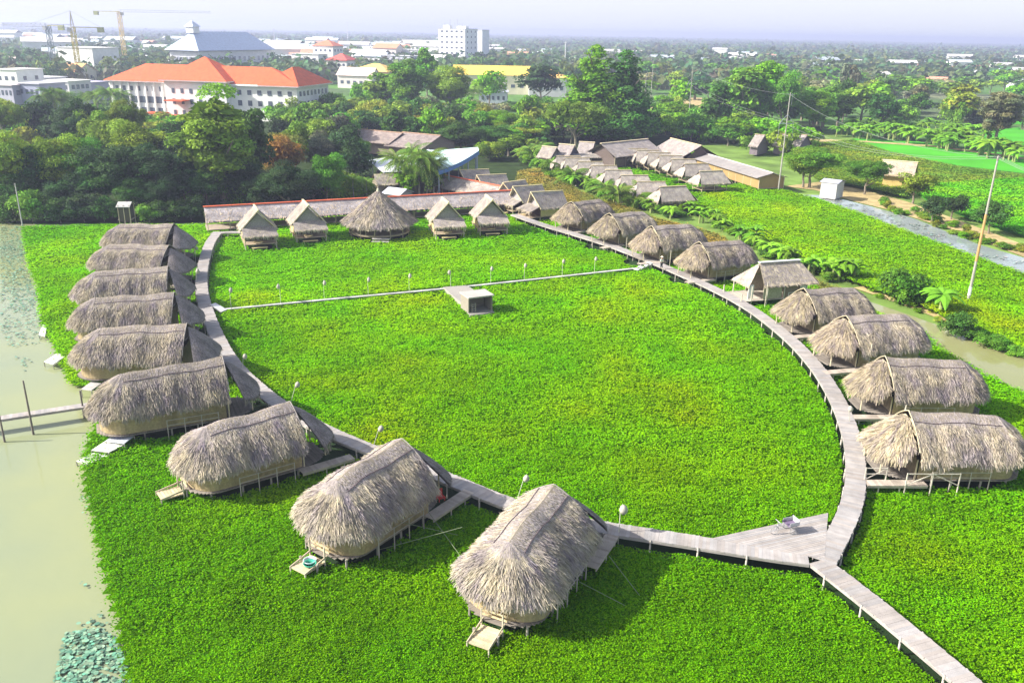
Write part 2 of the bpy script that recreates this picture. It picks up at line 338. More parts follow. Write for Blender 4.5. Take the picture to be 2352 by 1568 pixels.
# thin causeway crossing the round field
cw=thing('narrow_causeway','narrow pale concrete causeway crossing the round plant bed from side to side','causeway')
mb=MB(); KEEP.append(([tuple(at(508,711,.4))[:2],tuple(at(1462,616,.4))[:2]],.45)); pts=spline([at(508,711,.55),at(760,687,.55),at(1030,662,.55),at(1240,640,.55),at(1462,616,.55)],1.1)
for a,b in zip(pts,pts[1:]):
    d=(b-a).normalized(); mb.bar(a+d*.02,b-d*.02,.42,.1,col=np.array((.5,.5,.47))*random.uniform(.85,1.1))
mb.obj('slab',PLASTER,cw)
for p in pts[::3]: pl=MB(); pl.box((p.x,p.y,.1),(.14,.14,.85),col=(.35,.35,.32)); pl.obj('support',PLASTER,cw)
for x,y,x2,y2,lab in ((492,700,512,712,'small white steps at the left end of the narrow causeway'),(1492,604,1462,618,'small white steps at the right end of the narrow causeway')):
    a=at(x,y,1.0); b=at(x2,y2,.6); t=thing('steps',lab,'steps')
    for i in range(4):
        s=MB(); f=i/3; c=a.lerp(b,f); d=(b-a).normalized(); s.bar(c-d*.22,c+d*.22,.8,.09,col=(.6,.6,.6)); s.obj('tread',WOOD,t)
    s=MB()
    for sg in(-1,1):
        nrm=Vector((-(b-a).y,(b-a).x,0)).normalized()*.36*sg; s.bar(a+nrm+Vector((0,0,-.12)),b+nrm+Vector((0,0,-.12)),.06,.12,col=(.55,.55,.52))
        s.tube([a+nrm+Vector((0,0,-1.3)),a+nrm],.05,5,col=(.5,.5,.45)); s.tube([b+nrm+Vector((0,0,-1)),b+nrm],.05,5,col=(.5,.5,.45))
    s.obj('stringer',WOOD,t)
# small stage with a ramp and a box shelter in the middle of the field
st=thing('stage_platform','small concrete ramp with a box shaped shelter in the middle of the plant bed','platform')
KEEP.append(([tuple(at(1045,662,.6))[:2],tuple(at(1100,706,.6))[:2]],1.3))
a,b,c,d=at(1018,659,.7),at(1072,655,.7),at(1128,690,.7),at(1068,703,.7)
s=MB(); V=[(p.x,p.y,z) for z in(.1,.7) for p in(a,b,c,d)]; s.add(V,[[3,2,1,0],[4,5,6,7],[0,1,5,4],[1,2,6,5],[2,3,7,6],[3,0,4,7]],col=(.31,.29,.26)); s.obj('ramp_slab',PLASTER,st)
a,b,c,d=at(1066,706,.5),at(1122,699,.5),at(1136,717,.5),at(1080,724,.5)
s=MB(); V=[(p.x,p.y,z) for z in(.0,.5) for p in(a,b,c,d)]; s.add(V,[[3,2,1,0],[4,5,6,7],[0,1,5,4],[1,2,6,5],[2,3,7,6],[3,0,4,7]],col=(.28,.27,.24)); s.obj('front_slab',PLASTER,st)
p0=at(1077,719,.5); p1=at(1130,712,.5); ux=(p1-p0).normalized(); uy=Vector((-ux.y,ux.x,0)); W_=(p1-p0).length; D_=2.2; Hh=1.7
s=MB()
for q0,q1 in ((p0,p0+uy*D_),(p1,p1+uy*D_),(p0+uy*D_,p1+uy*D_)): s.bar(q0+Vector((0,0,Hh/2)),q1+Vector((0,0,Hh/2)),.12,Hh,col=(.26,.23,.19))
s.obj('wall',PLASTER,st)
s=MB(); cc=(p0+p1)/2+uy*(D_/2-.05); s.bar(cc-ux*(W_/2+.15)+Vector((0,0,Hh+.08)),cc+ux*(W_/2+.15)+Vector((0,0,Hh+.08)),D_+.35,.14,col=(.40,.38,.35)); s.obj('roof_slab',PLASTER,st)
s=MB(); q=p0+ux*.35-uy*.05
for k in(0,.45): s.tube([q+ux*k,q+ux*k+Vector((0,0,1.1))],.03,5,col=(.4,.38,.3))
for k in range(4): s.tube([q+Vector((0,0,.2+.25*k)),q+ux*.45+Vector((0,0,.2+.25*k))],.025,5,col=(.4,.38,.3))
s.obj('ladder',WOOD,st)
# ------------------------------------------------------------------ thatch
PAL=np.array([(.46,.405,.33),(.34,.30,.27),(.56,.50,.40),(.25,.22,.215),(.40,.36,.345),(.50,.455,.41),(.42,.40,.29)])*np.array((.83,.81,.765))
PAL=PAL*.68+PAL.mean(0)*.34
def thatch_surface(mb,fn,nu,nv,strands,rng,base=(.25,.215,.17),slen=.55,swid=.03,fringe=0,smooth_t=.28,pal=PAL,wrap=False,patch=.8):
    """fn(u,t)->(x,y,z); t 0 ridge .. 1 eave"""
    U=np.linspace(0,1,nu+1); T=np.linspace(0,1,nv+1); UU,TT=np.meshgrid(U,T,indexing='ij')
    P=fn(UU.ravel(),TT.ravel()); idx=np.arange((nu+1)*(nv+1)).reshape(nu+1,nv+1)
    q=np.stack([idx[:-1,:-1],idx[1:,:-1],idx[1:,1:],idx[:-1,1:]],-1)
    cc=np.array(base)*(.85+.3*rng.random((len(P),1)))
    mb.add(P,q,col=cc)
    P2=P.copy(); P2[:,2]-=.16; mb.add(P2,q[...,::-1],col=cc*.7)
    # strands
    u=rng.random(strands); t=rng.random(strands)**.8*.97; 
    p=fn(u,t); p2=fn(u,np.minimum(t+.03,1.03)); pu=fn(np.clip(u+.004,0,1),t)-fn(np.clip(u-.004,0,1),t)
    d=p2-p; d/=np.maximum(np.linalg.norm(d,axis=1,keepdims=True),1e-5); side=pu/np.maximum(np.linalg.norm(pu,axis=1,keepdims=True),1e-5)
    nrm=np.cross(side,d); nrm*=np.sign(nrm[:,2:3]+1e-6)
    sh=np.clip((t-smooth_t)*6,0,1)[:,None]            # shaggy below the ridge band
    L=slen*(.55+.9*rng.random((strands,1)))*(.45+.75*sh); W=swid*(.6+.9*rng.random((strands,1)))
    dd=d+side*rng.normal(0,.05+.15*sh,(strands,1))*1.0+nrm*rng.normal(0,.03+.07*sh,(strands,1)); dd/=np.linalg.norm(dd,axis=1,keepdims=True)
    a=p+nrm*.015; b=p+dd*L+nrm*(.02+(.03+.12*sh)*rng.random((strands,1)))
    sd=np.cross(dd,nrm+rng.normal(0,.5,(strands,3))*sh); sd/=np.maximum(np.linalg.norm(sd,axis=1,keepdims=True),1e-5)
    V=np.stack([a-sd*W,a+sd*W,b+sd*W*.45,b-sd*W*.45],1).reshape(-1,3)
    C=pal[rng.integers(0,len(pal),strands)]*(.8+.4*rng.random((strands,1)))
    pn=(vnoise(u*26+3,t*5,int(rng.integers(99)))*.6+vnoise(u*70,t*11,int(rng.integers(99)))*.4-.5)[:,None]; C=C*(1+pn*np.array((1.1,1.0,.45))*patch)+np.array((.02,.0,.03))*np.clip(-pn*3,0,1)*patch
    band=((t<smooth_t)&(rng.random(strands)<.75))[:,None]; C=np.where(band,np.array((.34,.30,.29))*(.75+.5*rng.random((strands,1))),C)
    mb.add(V,np.arange(4*strands).reshape(-1,4),col=np.repeat(C,4,0))
    if fringe:
        u=rng.random(fringe); t=1-.05*rng.random(fringe); p=fn(u,t); pu=fn(np.clip(u+.004,0,1),t)-fn(np.clip(u-.004,0,1),t); side=pu/np.maximum(np.linalg.norm(pu,axis=1,keepdims=True),1e-5)
        clump=.5+.9*vnoise(u*90,u*0,31)[:,None]
        out=fn(u,t)-fn(u,t-.1); out[:,2]=0; out/=np.maximum(np.linalg.norm(out,axis=1,keepdims=True),1e-5)
        dn=np.array([0,0,-1.])+out*rng.uniform(.05,.5,(fringe,1))+side*rng.normal(0,.22,(fringe,1)); dn/=np.linalg.norm(dn,axis=1,keepdims=True)
        b=p+dn*(.12+.42*rng.random((fringe,1)))*clump; W=.035*(.5+rng.random((fringe,1)))
        sd=side+rng.normal(0,.3,(fringe,3))
        V=np.stack([p-sd*W,p+sd*W,b+sd*W*.3,b-sd*W*.3],1).reshape(-1,3)
        C=pal[rng.integers(0,len(pal),fringe)]*(.8+.3*rng.random((fringe,1)))
        mb.add(V,np.arange(4*fringe).reshape(-1,4),col=np.repeat(C,4,0))
def plankfloor(mb,x0,x1,y0,y1,z,w=.2,col=(.40,.36,.30),clip=None):
    x=x0
    while x<x1-.02:
        ya,yb=y0,y1
        if clip: 
            h=clip((x+w/2)); ya,yb=-h,h
        k=random.uniform(.8,1.15)
        if yb-ya>.1: mb.box((x+w/2,(ya+yb)/2,z),(w-.015,yb-ya,.06),col=np.array(col)*k)
        x+=w
# ------------------------------------------------------------------ domed huts
def dome_hut_proto(seed,side,steps=None,rail=False,pr_=2.55,LR=6.0,RA=2.5,W=2.95):
    """front porch at x=0 looking to -x, rounded end at +x; side = which flank the gangway runs along"""
    rng=np.random.default_rng(seed); random.seed(seed)
    ZR=5.25; ZE=2.6
    root=thing('domed_thatched_hut','x','hut')
    per=2*LR+math.pi*RA
    def main(u,t):
        s=u*per; x=np.where(s<LR,s,np.where(s>per-LR,per-s,LR)); ang=np.where(s<LR,-math.pi/2,np.where(s>per-LR,math.pi/2,(s-LR)/RA-math.pi/2))
        sag=(.10*np.sin(s*1.9+seed)+.07*np.sin(s*4.3+2*seed))*t
        prof=t**.92; cx=np.cos(ang)*RA*prof; cy=np.sin(ang)*W*prof
        zr=ZR+.05*np.sin(x*1.7+seed)-.34*np.clip((x-LR*.55)/(LR*.45),0,1)**2-(.08+.06*(seed%3))*np.sin(x/LR*math.pi)
        z=zr-(zr-ZE)*(.62*t+.38*t**2.6)+sag
        tap=1-.05*np.sin(x/LR*3)
        return np.stack([x+cx,cy*tap,z],-1)
    m=MB(); thatch_surface(m,main,64,14,17000,rng,fringe=4200,slen=.40,swid=.0165)
    m.obj('thatch_roof',THATCH,root)
    # ridge cords
    for sg in(-1,1):
        cd=MB(); u=np.linspace(.0,LR/per,24) if sg<0 else np.linspace(1,1-LR/per,24); P=main(u,np.full(24,.27)); P[:,2]+=.06
        cd.tube(P,.028,5,col=(.13,.10,.11)); cd.obj('ridge_cord',WOOD,root)
    # porch half cone
    ap=np.array([-.1,0,ZR-.32])
    def porch(u,t):
        a=(math.pi/2+.06+(math.pi-.10)*u) if side>0 else (math.pi/2+.40+(math.pi-.5)*u); r=pr_*(1+.03*np.sin(a*5+seed))*np.where(u>.9,1-.25*np.clip((u-.88)*12,0,1),1) if side>0 else pr_*(1+.03*np.sin(a*5+seed)); pr=t; tz=t*r/pr_
        return np.stack([ap[0]+np.cos(a)*r*pr*1.06,np.sin(a)*r*pr*1.3,ap[2]-(ap[2]-ZE+.12)*(.7*tz+.3*tz*tz)],-1)
    m=MB(); thatch_surface(m,porch,30,9,3600,rng,base=(.36,.32,.24) if side>0 else (.22,.20,.20),fringe=900 if side>0 else 300,slen=.42,swid=.02,smooth_t=-.1 if side>0 else 2,pal=PAL*np.array((1.08,1.04,.95)) if side>0 else PAL*.66,patch=.8 if side>0 else .3)  # left row porch straw darkened: its shade is put into the colour
    m.obj('porch_roof',THATCH,root)
    # gable panel with a vent slit and pale barge poles
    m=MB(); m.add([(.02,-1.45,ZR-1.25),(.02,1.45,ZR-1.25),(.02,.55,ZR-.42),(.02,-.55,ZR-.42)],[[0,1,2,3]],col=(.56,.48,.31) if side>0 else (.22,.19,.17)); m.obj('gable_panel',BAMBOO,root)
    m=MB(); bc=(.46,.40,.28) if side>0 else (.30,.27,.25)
    for sg in(-1,1): 
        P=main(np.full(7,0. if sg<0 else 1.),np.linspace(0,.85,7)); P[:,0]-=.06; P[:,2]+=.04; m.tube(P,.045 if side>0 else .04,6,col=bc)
    m.tube([(-.12,-1.2,ZR-1.1),(-.12,1.2,ZR-1.1)],.05,5,col=bc); m.obj('barge_pole',WOOD,root)
    # walls
    def wl(u):
        s=u*(2*LR*.96+math.pi*(RA-.75)); a0=LR*.96; tot=2*a0+math.pi*(RA-.75)
        x=np.where(s<a0,LR-a0+s,np.where(s>tot-a0,LR-a0+tot-s,LR)); an=np.where(s<a0,-math.pi/2,np.where(s>tot-a0,math.pi/2,(s-a0)/(RA-.75)-math.pi/2))
        return np.stack([x+np.cos(an)*(RA-.75),np.sin(an)*(W-.75)],-1)
    m=MB(); uu=np.linspace(0,1,60); P=wl(uu); V=[];Q=[]
    for i,p in enumerate(P): V+=[(p[0],p[1],1.0),(p[0],p[1],3.0)]
    for i in range(len(P)-1): Q.append([2*i,2*i+2,2*i+3,2*i+1])
    cs=np.repeat(np.array((.36,.28,.16))*(.8+.35*rng.random((60,1))),2,0)
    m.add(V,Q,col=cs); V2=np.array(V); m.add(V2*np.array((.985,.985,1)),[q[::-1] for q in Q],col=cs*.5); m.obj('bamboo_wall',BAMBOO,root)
    m=MB(); m.add([(.26,-2.1,1.0),(.26,2.1,1.0),(.26,1.3,3.3),(.26,-1.3,3.3)],[[0,1,2,3]],col=(.27,.22,.15)); m.obj('front_wall',BAMBOO,root)
    m=MB(); plankfloor(m,-2.0,LR+RA-.5,-2.3,2.3,.93,clip=lambda x:(2.3 if x<LR else 2.3*math.sqrt(max(0,1-((x-LR)/(RA-.4))**2))) if x>0 else 2.1*math.sqrt(max(0,1-(x/2.2)**2)),col=(.25,.22,.19)); m.obj('floor',WOOD,root)
    for x in (-1.2,.6,2.6,4.6,6.6,7.9):
        for sg in(-1,1):
            y=sg*(2.2 if x<6 else (1.7 if x<7 else .7)); k=MB(); k.tube([(x,y,-.6),(x,y,.9)],.075,6,col=(.33,.30,.26)); k.obj('stilt',WOOD,root)
    for x,y in ((-1.9,-1.35),(-1.9,1.35),(.1,-2.15),(.1,2.15)):
        k=MB(); k.tube([(x,y,.95),(x*1.0,y,2.5)],.055,6,col=(.58,.51,.36)); k.obj('porch_post',WOOD,root)
    m=MB(); 
    for z in (1.35,1.75): m.tube([(1.,-side*2.62,z),(4.9,-side*2.62,z)],.03,5,col=(.42,.38,.33))
    for x in(1,2.3,3.6,4.9): m.tube([(x,-side*2.62,-.3),(x,-side*2.62,1.8)],.04,5,col=(.42,.38,.33))
    m.obj('side_rail',WOOD,root)
    # gangway along one flank back to the boardwalk
    g=MB(); plankfloor(g,-3.4,.6,-side*2.7-.42,-side*2.7+.42,.955,w=.2,col=(.42,.36,.30)); g.box((-1.4,-side*2.7-.36,.84),(4,.06,.14),col=(.42,.38,.3)); g.box((-1.4,-side*2.7+.36,.84),(4,.06,.14),col=(.42,.38,.3))
    for x in(-2.6,-1.2): g.tube([(x,-side*2.7-.3,-.5),(x,-side*2.7-.3,.9)],.05,5,col=(.5,.46,.38)); g.tube([(x,-side*2.7+.3,-.5),(x,-side*2.7+.3,.9)],.05,5,col=(.5,.46,.38))
    g.obj('gangway',WOOD,root)
    if rail:
        g=MB()
        for y in(-side*2.3,):
            for a,b in (((-3.3,y,1.9),(-1.9,y,1.9)),((-3.3,y,1.45),(-1.9,y,1.45)),((-3.3,y,1),(-1.9,y,1.9)),((-.9,-side*3.1,1.9),(2.6,-side*3.1,1.9)),((-.9,-side*3.1,1.0),(.8,-side*3.1,1.9)),((.8,-side*3.1,1.9),(2.6,-side*3.1,1.0))): g.bar(a,b,.05,.05,col=(.58,.53,.45))
            for x in(-3.3,-1.9): g.bar((x,y,.9),(x,y,1.95),.06,.06,col=(.58,.53,.45))
            for x in(-.9,.8,2.6): g.bar((x,-side*3.1,-.4),(x,-side*3.1,1.95),.06,.06,col=(.58,.53,.45))
        g.obj('handrail',WOOD,root)
    if steps:
        g=MB(); x0=LR+RA-.5
        g.box((x0+.9,0,.62),(1.5,1.25,.06),col=(.52,.44,.28))
        for k in range(7): g.box((x0+.25+k*.22,0,.66),(.17,1.2,.03),col=np.array((.56,.47,.31))*random.uniform(.8,1.15))
        for sy in(-.62,.62):
            for x in(x0+.2,x0+1.65): g.tube([(x,sy,-.5),(x,sy,.66 if x>x0+1 else 1.7)],.05,6,col=(.58,.52,.40))
            g.bar((x0,sy,.95),(x0+1.7,sy,.66),.05,.12,col=(.52,.45,.32))
        for sy in(-.75,.75): g.tube([(x0-.4,sy,.9),(x0-.4,sy,2.4)],.05,6,col=(.66,.55,.32))
        g.obj('rear_steps',WOOD,root)
        g=MB(); 
        for k in range(3): g.box((x0-.05,0,1.15+.28*k),(.05,1.5,.10),col=(.58,.49,.3))
        g.obj('bamboo_rail',BAMBOO,root)
    return root,LR
PROTO={}
def hut_inst(key,args,pk,end,zr,label,group,sx=1.0):
    first=key not in PROTO
    if first: PROTO[key],_=dome_hut_proto(*args)
    o=PROTO[key] if first else copy_tree(PROTO[key])
    a=at(*pk,zr); b=at(*end,zr-.3); ang=math.atan2(b.y-a.y,b.x-a.x); L=math.hypot(b.x-a.x,b.y-a.y)
    o.location=(a.x,a.y,0); o.rotation_euler=(0,0,ang+math.radians(1.8)*math.sin(a.x*3+a.y)); k=sx*min(1.06,max(.96,L/6.3)); dx,dy=math.cos(ang),math.sin(ang); KEEP.append(([(a.x-dx*1.6,a.y-dy*1.6),(a.x+dx*5.0,a.y+dy*5.0)],2.25)); o.scale=(k,1+.035*math.sin(a.x*5),1+.03*math.sin(a.y*7+a.x)); setp(o,label,'hut',group); return o
HR=[((2089,943),(2306,956)),((2035,819),(2225,830)),((1945,728),(2091,726)),((1848,661),(1966,658)),((1608,555),(1715,550)),((1498,520),(1602,516)),((1401,488),(1491,481)),((1313,461),(1390,453))]
on=['nearest the camera','second from the near end','third from the near end','just nearer than the hip roofed hut','just beyond the hip roofed hut','with the banana plants behind its rounded end','third from the far end of the domes','farthest dome, beside the gabled huts']
for i,(a,b) in enumerate(HR):
    hut_inst(('R',i%3,i==0),(40+i%3,1,None,i==0,2.35,6.0,2.2,2.95),a,b,5.25,'thatched dome of the right row, '+on[i],'domed huts of the right row')
HL=[((398,515),(305,516)),((387,561),(277,560)),((384,609),(265,619)),((398,667),(252,680)),((428,743),(267,753)),((509,823),(333,856)),((664,918),(459,974)),((923,1015),(747,1119)),((1272,1115),(1145,1256))]
ol=['topmost and farthest of all','second from the far end','third from the far end','fourth from the far end','fifth from the far end','rounded end pointing at the pier','between the pier hut and the hut with a blue washbowl','third largest in view with a white and green washbowl on its steps','largest in view at bottom centre with bamboo rear steps']
ol[7]='second nearest the camera, washbowl on its steps'; ol[8]='the one nearest the camera'; ol[6]='third nearest the camera'
LH=[]
for i,(a,b) in enumerate(HL):
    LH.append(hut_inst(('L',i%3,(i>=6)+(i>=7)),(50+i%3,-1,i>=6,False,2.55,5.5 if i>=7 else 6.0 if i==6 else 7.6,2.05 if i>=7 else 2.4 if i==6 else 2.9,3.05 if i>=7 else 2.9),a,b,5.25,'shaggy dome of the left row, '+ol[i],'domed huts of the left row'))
# ------------------------------------------------------------------ gabled and open shelters
def roof_plane(mb,a,b,c,d,rng,strands,th=.1,col=(.36,.33,.28),pal=PAL,swid=.035,slen=.5,fringe=0,smooth=.9):
    """a,b upper edge; d,c lower edge"""
    A,B,C,D=[np.array(tuple(v),float) for v in(a,b,c,d)]
    def fn(u,t):
        u=np.asarray(u)[:,None];t=np.asarray(t)[:,None]; return (A*(1-u)+B*u)*(1-t)+(D*(1-u)+C*u)*t
    thatch_surface(mb,fn,8,4,strands,rng,base=col,pal=pal,slen=slen,swid=swid,fringe=fringe,smooth_t=smooth)
GP=PAL*np.array((1.08,1.05,.98))*.5+np.array((.50,.44,.33))*.5
def gabled_hut_proto(seed,roofc=(.42,.38,.30)):
    rng=np.random.default_rng(seed); root=thing('gabled_hut','x','hut'); W=2.25; ZR=4.7; ZE=2.3; L=4.6
    for sg in(-1,1):
        m=MB(); roof_plane(m,(-.45,0,ZR+.12),(L,0,ZR-.05),(L,sg*W,ZE),(.1,sg*W,ZE),rng,1300,pal=GP,col=roofc); m.obj('roof_slope',THATCH,root)
    m=MB(); m.bar((-.5,0,ZR+.2),(L+.05,0,ZR+.03),.22,.1,col=(.72,.62,.36)); m.obj('ridge_cap',BAMBOO,root)
    m=MB()
    for sg in(-1,1): m.bar((-.42,0,ZR+.14),(.1,sg*(W+.02),ZE+.03),.12,.12,col=(.62,.54,.34))
    m.obj('barge_board',BAMBOO,root)
    m=MB(); m.add([(.3,-1.75,2.65),(.3,1.75,2.65),(.3,0,ZR-.2)],None,[[0,1,2]],col=(.33,.30,.30)); m.obj('gable_panel',BAMBOO,root)
    m=MB(); roof_plane(m,(.12,-2.0,2.78),(.12,2.0,2.78),(-1.55,2.15,1.95),(-1.55,-2.15,1.95),rng,800,pal=GP,col=roofc,fringe=200); m.obj('awning',THATCH,root)
    m=MB()
    for sg in(-1,1): m.bar((.3,sg*1.8,1.75),(L-.2,sg*1.8,1.75),.07,1.5,col=(.56,.46,.22))
    m.bar((L-.2,-1.8,1.75),(L-.2,1.8,1.75),.07,1.5,col=(.5,.42,.24)); m.bar((.5,-1.8,1.75),(.5,1.8,1.75),.05,1.5,col=(.10,.06,.04)); m.obj('bamboo_wall',BAMBOO,root)
    m=MB(); plankfloor(m,-1.5,L,-2,2,.95,col=(.40,.32,.22)); m.obj('floor',WOOD,root)
    for x in(-1.35,.2,2.3,L-.3):
        for sg in(-1,1):
            k=MB(); k.tube([(x,sg*1.85,-.6),(x,sg*1.85,.92)],.08,6,col=(.42,.38,.3)); k.obj('stilt',WOOD,root)
    for sg in(-1,1): k=MB(); k.tube([(-1.4,sg*1.85,.95),(-1.4,sg*1.85,2.05)],.06,6,col=(.5,.42,.3)); k.obj('porch_post',WOOD,root)
    m=MB(); m.box((-1.75,.2,.6),(.5,1.9,.06),col=(.55,.46,.22)); m.box((-1.2,.3,1.2),(.5,1.1,.06),col=(.52,.4,.2)); 
    for a in(-.4,.4):
        m.tube([(-1.75,.2+a*2,-.4),(-1.75,.2+a*2,.6)],.05,5,col=(.5,.42,.3)); m.tube([(-1.2,.3+a,.95),(-1.2,.3+a,1.2)],.04,5,col=(.5,.42,.3))
    m.obj('front_bench',WOOD,root)
    return root
def place(proto,first,a,b,zr,label,group,yoff=0,zrot=None,sc=1):
    o=proto if first else copy_tree(proto); A=at(*a,zr); B=at(*b,zr-.1); ang=math.atan2(B.y-A.y,B.x-A.x) if zrot is None else zrot
    o.location=(A.x,A.y,0); o.rotation_euler=(0,0,ang); o.scale=sc if hasattr(sc,'__len__') else (sc,)*3; KEEP.append(([(A.x-math.cos(ang)*.6,A.y-math.sin(ang)*.6),(A.x+math.cos(ang)*4.5,A.y+math.sin(ang)*4.5)],1.7)); setp(o,label,'hut',group); return o
gh=gabled_hut_proto(70)
GF=[((592,496),(577,468)),((708,483),(689,461)),((1029,477),(1001,449)),((1130,470),(1100,442))]
for i,(a,b) in enumerate(GF):
    place(gh,i==0,a,b,4.8,'gabled hut facing the round field, '+['leftmost, beside the boardwalk end','second from the left, left of the conical pavilion','just right of the conical pavilion','rightmost, by the gallery corner'][i],'gabled huts facing the field',sc=1.15)
gh2=gabled_hut_proto(71,(.44,.40,.34))
GS=[((1226,442),(1313,436)),((1184,429),(1258,423)),((1160,420),(1216,411)),((1101,403),(1171,399)),((1061,391),(1129,388))]
for i,(a,b) in enumerate(GS):
    place(gh2,i==0,a,b,4.8,['gabled hut next to the farthest dome on the right row','second gabled hut in from the right row domes','middle gabled hut of the five behind the gallery corner','fourth gabled hut, along the diagonal gallery','last gabled hut, nearest the blue roofed hall'][i],'gabled huts beyond the right row',sc=(1.25,1,1))
# conical pavilion
def cone_pavilion():
    rng=np.random.default_rng(90); c=at(872,541,0); r=thing('conical_pavilion','round open pavilion with a tall conical thatched roof at the far side of the field','pavilion',(c.x,c.y,0)); R=5.6; ZR=7.0; ZE=2.3
    def fn(u,t):
        a=u*2*math.pi; pr=t**.95; rr=R*pr*(1+.02*np.sin(a*7)); z=ZR-(ZR-ZE)*(1.12*t-.12*t**2)+.0*a
        return np.stack([np.cos(a)*rr,np.sin(a)*rr,z],-1)
    m=MB(); thatch_surface(m,fn,56,14,11000,rng,fringe=2600,slen=.6,swid=.026,smooth_t=-.1,base=(.36,.33,.27)); m.obj('thatch_roof',THATCH,r)
    m=MB(); m.tube([(0,0,ZR-.4),(0,0,ZR+.35)],[.35,.12],8,col=(.50,.47,.36)); m.obj('roof_finial',THATCH,r)
    m=MB(); V=[(math.cos(a)*4.7,math.sin(a)*4.7,z) for z in(.75,1.0) for a in np.linspace(0,2*math.pi,32,endpoint=False)]
    V.append((0,0,1.0)); m.add(V,[[i,(i+1)%32,32+(i+1)%32,32+i] for i in range(32)],[[32+i,32+(i+1)%32,64] for i in range(32)],col=(.33,.27,.2)); m.obj('floor',WOOD,r)
    for k in range(12):
        a=k/12*2*math.pi; m=MB(); m.tube([(math.cos(a)*4.5,math.sin(a)*4.5,-.5),(math.cos(a)*4.5,math.sin(a)*4.5,2.9)],.09,6,col=(.42,.36,.26)); m.obj('post',WOOD,r)
    m=MB(); P=[(math.cos(a)*4.6,math.sin(a)*4.6,1.75) for a in np.linspace(-.3,2*math.pi-1.4,34)]; m.tube(P,.05,5,col=(.42,.35,.25))
    for k in range(0,34,2): m.tube([(P[k][0],P[k][1],1),P[k]],.035,4,col=(.42,.35,.25))
    m.obj('balustrade',WOOD,r)
    m=MB(); m.box((1.,-5.2,.7),(2.6,.7,.08),col=(.5,.48,.44)); m.box((1.,-5.7,.4),(2.6,.5,.08),col=(.5,.48,.44)); m.obj('front_step',WOOD,r)
cone_pavilion()
c_=at(872,541,0); KEEP.append(([(c_.x-.1,c_.y),(c_.x+.1,c_.y)],4.6))
# generic long gabled roof on posts/walls given by its ridge in the picture
def long_roof(name,label,cat,a,b,zr,hw,ze,group=None,roof=(.44,.41,.36),cap=(.7,.6,.4),capname='ridge_cap',strands=2500,posts=True,wall=None,wallz=(0,2.2),matr=None,floor=.5,smooth=.9,pal=GP,over=0,wh=None):
    A=at(*a,zr);B=at(*b,zr); d=(B-A);L=d.length; ang=math.atan2(d.y,d.x); rng=np.random.default_rng(int(abs(a[0]*7+a[1])))
    r=thing(name,label,cat,(A.x,A.y,0),ang,group)
    for sg in(-1,1):
        m=MB()
        if matr is None: roof_plane(m,(-over,0,zr),(L+over,0,zr),(L+over,sg*hw,ze),(-over,sg*hw,ze),rng,int(strands/2),pal=pal,col=roof,swid=.05,slen=.6,smooth=smooth)
        else:
            for k in range(10):
                x0,x1=L*k/10,L*(k+1)/10; zz=[zr,zr,ze,ze]; m.add([(x0,0,zr),(x1-.02,0,zr),(x1-.02,sg*hw,ze),(x0,sg*hw,ze),(x0,0,zr-.1),(x1-.02,0,zr-.1),(x1-.02,sg*hw,ze-.1),(x0,sg*hw,ze-.1)],[[0,1,2,3],[7,6,5,4],[3,2,6,7]],col=np.array(roof)*random.uniform(.94,1.05))
        m.obj('roof_slope',matr or THATCH,r)
    if cap is not None: m=MB(); m.bar((-over-.1,0,zr+.09),(L+over+.1,0,zr+.09),.42,.14,col=cap); m.obj(capname,TILE,r)
    wh=wh or hw*.8
    if wall is not None:
        m=MB(); z0,z1=wallz
        for sg in(-1,1): m.bar((.3,sg*wh,(z0+z1)/2),(L-.3,sg*wh,(z0+z1)/2),.1,z1-z0,col=wall)
        for x in(.3,L-.3):
            m.bar((x,-wh,(z0+z1)/2),(x,wh,(z0+z1)/2),.1,z1-z0,col=wall); zt=zr-.15-(zr-ze)*.02
            m.add([(x,-wh*.98,z1),(x,wh*.98,z1),(x,0,zt)],None,[[0,1,2]],col=np.array(wall)*.9)
        m.obj('wall',BAMBOO if matr is None else PLASTER,r)
    if posts:
        n=max(2,int(L/3.2))
        for i in range(n+1):
            for sg in(-1,1): m=MB(); x=.2+(L-.4)*i/n; m.tube([(x,sg*wh,-.5),(x,sg*wh,ze+.1+(zr-ze)*(1-wh/hw))],.08,5,col=(.5,.42,.30)); m.obj('post',WOOD,r)
    if floor: m=MB(); m.box((L/2,0,floor),(L,wh*2,.1),col=(.36,.30,.24)); m.obj('floor',WOOD,r)
    return r,L
RED=(.72,.16,.08)
long_roof('long_gallery','long low thatched gallery with a red ridge cap behind the gabled huts','gallery',(468,476),(1192,437),3.7,2.6,1.9,cap=RED,roof=(.42,.38,.38),strands=9000,pal=GP*np.array((1.22,1.12,1.08)))
long_roof('diagonal_gallery','thatched gallery with a red ridge cap running diagonally away from the gallery corner','gallery',(1188,436),(1008,400),3.7,2.8,1.9,cap=RED,roof=(.42,.39,.34),strands=6000)
# brown roofed sheds behind the wood
long_roof('brown_roofed_shed','dusty brown long roof half hidden by trees, left of the slim dark tree','shed',(812,296),(925,306),5.2,6,3.0,cap=(.5,.33,.22),roof=(.30,.24,.21),strands=2500,wall=(.25,.2,.16),wallz=(0,3.2),posts=False)
long_roof('brown_roofed_shed','dusty brown long roof above the blue hall, right of the slim dark tree','shed',(925,304),(1012,312),5.2,8,2.6,cap=(.5,.33,.22),roof=(.27,.22,.21),strands=2500,wall=(.25,.2,.16),wallz=(0,3.2),posts=False)
